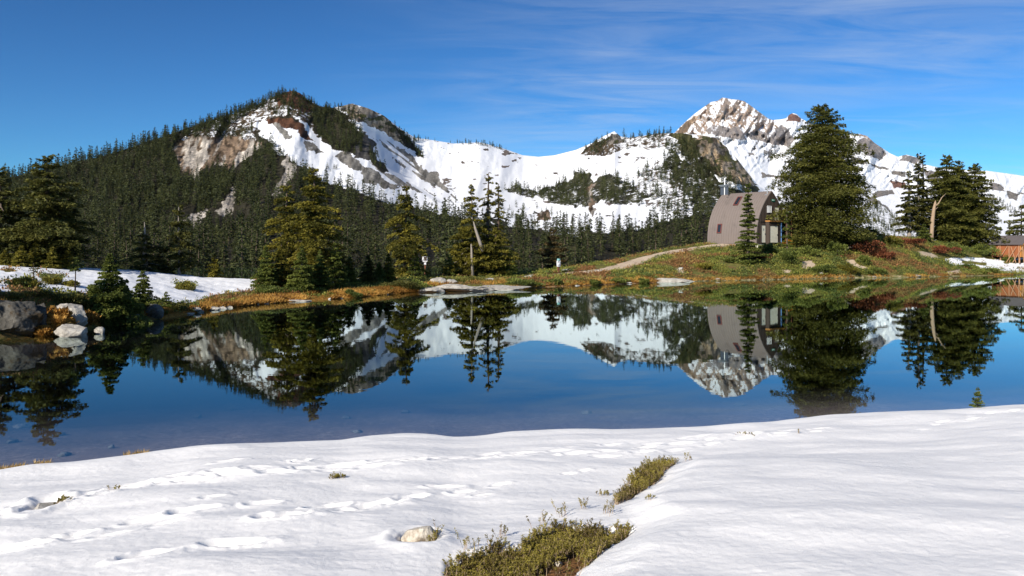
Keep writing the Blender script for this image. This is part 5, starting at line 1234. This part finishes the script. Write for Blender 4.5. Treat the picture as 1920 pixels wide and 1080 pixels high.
# ------------------------------------------------------------------ heather on the near bank
def heather(name, label, pts, seed, hgt=(.06, .14), leaves=26, leafs=.016, dead=.25, cat='shrub', group=None):
    r = np.random.default_rng(seed); n = len(pts)
    H = r.uniform(*hgt, n); lean = r.normal(0, .28, (n, 2))
    base = pts; tip = base+np.stack([lean[:, 0]*H, lean[:, 1]*H, H], -1)
    mid = (base+tip)/2+np.stack([lean[:, 0]*-.15*H, lean[:, 1]*-.15*H, np.zeros(n)], -1)
    w = .0020
    sd = unit(r.normal(0, 1, (n, 3))*np.array([1, 1, 0]))*w
    SV = np.stack([base-sd, base+sd, mid+sd, mid-sd, mid-sd, mid+sd, tip+sd*.5, tip-sd*.5], 1).reshape(-1, 3)
    SQ = np.arange(n*8).reshape(-1, 4)
    alive = r.random(n) > dead*.8
    i = np.repeat(np.where(alive)[0], leaves); m = len(i)
    s = .3+.74*r.random(m)**.7; p = base[i]*(1-s)[:, None]+tip[i]*s[:, None]
    dv = unit(r.normal(0, 1, (m, 3))*np.array([1, 1, .3])+np.array([0, 0, .75])); nv = unit(r.normal(0, 1, (m, 3))+np.array([0, 0, .6]))
    ln = leafs*r.uniform(.6, 1.4, m)
    V = leaves_np(p, dv, nv, ln, ln*.36)
    tint = np.clip(.42+.9*(vn2(base[:, 0]*7, base[:, 1]*7, 77)-.5)[i]+.18*r.normal(0, 1, n)[i]+.16*r.normal(0, 1, m)+.35*(s-.6), 0, 1)
    t = thing(name, label, cat, base.mean(0), 0, group); o = base.mean(0)
    link('stems', np_mesh('stems', SV-o, SQ, None, None, False, [M['stemtan']]), t)
    link('foliage', np_mesh('foliage', V-o, np.arange(m*4).reshape(-1, 4), None, {'tint': np.repeat(tint, 4)}, False, [M['heather']]), t)
def in_patch(poly, n, seed, avoid=None, shrink=.0):
    r = np.random.default_rng(seed); pw = to_w(poly); a = pw.min(0); b = pw.max(0)
    X = r.uniform(a[0], b[0], n*3); Y = r.uniform(a[1], b[1], n*3)
    ok = inpoly(X+.035*fbm2(X*7, Y*7, 61, 2), Y+.05*fbm2(X*7, Y*7, 62, 2), pw)
    if avoid is not None: ok &= ~(inpoly(X, Y, to_w(avoid)) & (r.random(len(X)) < .96))
    ok &= vn2(X*16, Y*16, 63) > .22
    X = X[ok][:n]; Y = Y[ok][:n]; z, _ = snow_height(X, Y)
    return np.stack([X, Y, z-.004], -1)
heather('heather_patch', 'olive heather patch around bare soil in the nearest snow gap', in_patch(HEATH_LO, 4300, 1, SOIL), 201, hgt=(.035, .10), dead=.35)
heather('heather_patch', 'smaller strip of heather under the snow bank further up', in_patch(HEATH_UP, 2300, 2), 202, hgt=(.05, .115), dead=.3)
def tuft(px, py, rad, n, seed, label, hgt, **kw):
    r = np.random.default_rng(seed); w = snow_hit(px, py); X = w[0]+r.normal(0, rad, n); Y = w[1]+r.normal(0, rad*1.2, n)
    z, _ = snow_height(X, Y); heather(kw.pop('name', 'heather_tuft'), label, np.stack([X, Y, z-.005], -1), seed, hgt=hgt, **kw)
w_ = ROCKHOLE
tuft(806, 1012, .026, 110, 210, 'heather sprigs leaning on the white stone in its hollow', (.07, .13))
tuft(1134, 922, .035, 10, 211, 'few heather tips through the snow left of the upper heather strip', (.03, .06))
tuft(1218, 957, .02, 5, 212, 'lone heather tip on the high snow bank right of the hollow', (.03, .05))
tuft(632, 903, .035, 50, 213, 'small brown tuft showing in the middle of the trampled track', (.025, .045), dead=.6)
tuft(108, 948, .06, 50, 214, 'dry sprigs beside the flat grey stone', (.03, .05), dead=.6)
tuft(217, 928, .04, 14, 215, 'dry grass bits in the trampled track at left', (.03, .05), dead=.7)
tuft(1396, 821, .06, 16, 216, 'dark twig bit lying on the snow right of centre', (.02, .035), dead=.5)
tuft(1500, 815, .02, 4, 217, 'tiny twig standing on the snow right of centre', (.05, .08), dead=.5)
for k, (px, py) in enumerate(((1015, 985), (940, 1008), (1055, 962), (1095, 950), (1140, 965), (880, 1040), (1290, 862))):
    tuft(px, py, .03, 9, 220+k, ['heather stalks at the upper left rim of the big patch', 'single dry stalks left of the big heather patch', 'stalks above the big heather patch, middle', 'tallest stalks above the big heather patch', 'dark stalks at the right rim of the big patch', 'stalks at the lower left rim of the big patch', 'tiny stalks right of the upper heather strip'][k], (.05, .13))
def grass(px0, px1, off, n, seed, label, h):
    r = np.random.default_rng(seed); px = r.uniform(px0, px1, n); Y = y_edge(px)+r.uniform(-.25, .12, n)+off; X = (px-960)/F*Y; z, _ = snow_height(X, Y)
    P = np.stack([X, Y, z-.01], -1); o = P.mean(0); m = n
    dv = unit(r.normal(0, .45, (m, 3))*np.array([1, 1, .2])+np.array([.3, 0, .8])); ln = r.uniform(h*.5, h, m)
    V = leaves_np(P, dv, unit(r.normal(0, 1, (m, 3))), ln, np.full(m, .010))
    c = np.clip(np.array([[.36, .24, .08]])*np.exp(r.normal(0, .35, (m, 1))), 0, 1)
    tag(link('grass_tuft', np_mesh('grass_tuft', V-o, np.arange(m*4).reshape(-1, 4), None, {'lc': np.repeat(c, 4, 0)}, False, [M['cover']]), None, o), label, 'grass')
grass(232, 278, 0, 260, 301, 'dry golden grass tuft at the near snow edge', .13); grass(62, 95, .0, 170, 302, 'dry grass tuft left of the golden one at the snow edge', .12); grass(-30, 45, .05, 420, 303, 'dry grass at the snow edge in the left corner', .13)
# ------------------------------------------------------------------ sky, sun, camera
W = bpy.data.worlds.new('World'); SC.world = W; W.use_nodes = True
nt = W.node_tree; nt.nodes.clear()
def wn(typ, ins=None, **pr):
    nd = nt.nodes.new('ShaderNode'+typ)
    for k, v in pr.items(): setattr(nd, k, v)
    for k, v in (ins or {}).items():
        if isinstance(v, bpy.types.NodeSocket): nt.links.new(v, nd.inputs[k])
        else: nd.inputs[k].default_value = v
    return nd
sky = wn('TexSky', sky_type='NISHITA', sun_disc=False, sun_elevation=SUN_EL, sun_rotation=math.atan2(TO_SUN[0], TO_SUN[1]), altitude=1500.0, air_density=1.0, dust_density=.15, ozone_density=3.5)
gen = wn('TexCoord').outputs['Generated']
sp_ = wn('SeparateXYZ', {0: gen})
den = wn('Math', {0: sp_.outputs[2], 1: .10}, operation='ADD').outputs[0]
den = wn('Math', {0: den, 1: .04}, operation='MAXIMUM').outputs[0]
cx = wn('Math', {0: sp_.outputs[0], 1: den}, operation='DIVIDE').outputs[0]
cy = wn('Math', {0: sp_.outputs[1], 1: den}, operation='DIVIDE').outputs[0]
cv = wn('CombineXYZ', {0: cx, 1: cy, 2: 0.0}).outputs[0]
m1 = wn('Mapping', {'Vector': cv, 'Rotation': (0, 0, R(-20)), 'Scale': (.6, 1.9, 1), 'Location': (1.3, .4, 0)}).outputs[0]
n1 = wn('TexNoise', {'Vector': m1, 'Scale': 1.6, 'Detail': 9, 'Roughness': .62, 'Distortion': .9}).outputs[0]
n2 = wn('TexNoise', {'Vector': cv, 'Scale': .42, 'Detail': 3, 'Roughness': .5}).outputs[0]
# wisps gather to the right and above
side = wn('MapRange', {0: sp_.outputs[0], 1: -.25, 2: .12, 3: 0., 4: 1.}).outputs[0]
c1 = wn('MapRange', {0: n1, 1: .40, 2: .80, 3: 0., 4: 1.}).outputs[0]
c2 = wn('MapRange', {0: n2, 1: .34, 2: .60, 3: 0.15, 4: 1.}).outputs[0]
cl = wn('Math', {0: c1, 1: c2}, operation='MULTIPLY').outputs[0]
cl = wn('Math', {0: cl, 1: side}, operation='MULTIPLY').outputs[0]
cl = wn('Math', {0: cl, 1: .50}, operation='MULTIPLY').outputs[0]
tintn = wn('Mix', {0: 1.0, 6: sky.outputs[0], 7: (.42, .82, 1.10, 1)}, data_type='RGBA', blend_type='MULTIPLY')
gm_ = wn('Gamma', {0: tintn.outputs[2], 1: 1.35})
tint2 = wn('Mix', {0: 1.0, 6: gm_.outputs[0], 7: (1.18, .90, .75, 1)}, data_type='RGBA', blend_type='MULTIPLY')
mixn = wn('Mix', {0: cl, 6: tint2.outputs[2], 7: (9.3, 10.2, 11.4, 1)}, data_type='RGBA')
bg = wn('Background', {0: mixn.outputs[2], 1: .052})
nt.links.new(bg.outputs[0], wn('OutputWorld').inputs[0])

HAZE = HAZED
if HAZE > 0:
    t = NT('haze')
    pv = t.n('VolumePrincipled', {'Color': (.80, .88, 1, 1), 'Density': HAZE, 'Anisotropy': .2})
    t.t.links.new(pv.outputs[0], t.out.inputs[1])
    hz = link('haze', MB().box((0, 2600, 470), (9000, 6600, 1040)).mesh('haze', [t.m]))
    tag(hz, 'thin blue air haze filling the valley', 'haze', kind='stuff')
sl = bpy.data.lights.new('sun', 'SUN'); sl.energy = 4.7; sl.angle = R(.53); sl.color = (1.0, .93, .82)
so = bpy.data.objects.new('sun', sl); COL.objects.link(so)
so.rotation_euler = Vector((-TO_SUN[0], -TO_SUN[1], -TO_SUN[2])).to_track_quat('-Z', 'Y').to_euler()

cam = bpy.data.cameras.new('camera'); cam.sensor_width = 36.0; cam.lens = 36*F/1920; cam.shift_y = -(540-HZ)/1920
cam.clip_start = .1; cam.clip_end = 20000
co = bpy.data.objects.new('camera', cam); COL.objects.link(co); co.location = (0, 0, CH); co.rotation_euler = (R(90), 0, 0)
SC.camera = co
SC.view_settings.view_transform = 'Standard'; SC.view_settings.look = 'None'; SC.view_settings.exposure = EXPO; SC.view_settings.gamma = 1
SC.cycles.max_bounces = 8; SC.cycles.diffuse_bounces = 3; SC.cycles.glossy_bounces = 3; SC.cycles.transparent_max_bounces = 8; SC.cycles.transmission_bounces = 4; SC.cycles.volume_bounces = 0
SC.cycles.use_denoising = True; SC.cycles.caustics_reflective = False; SC.cycles.caustics_refractive = False
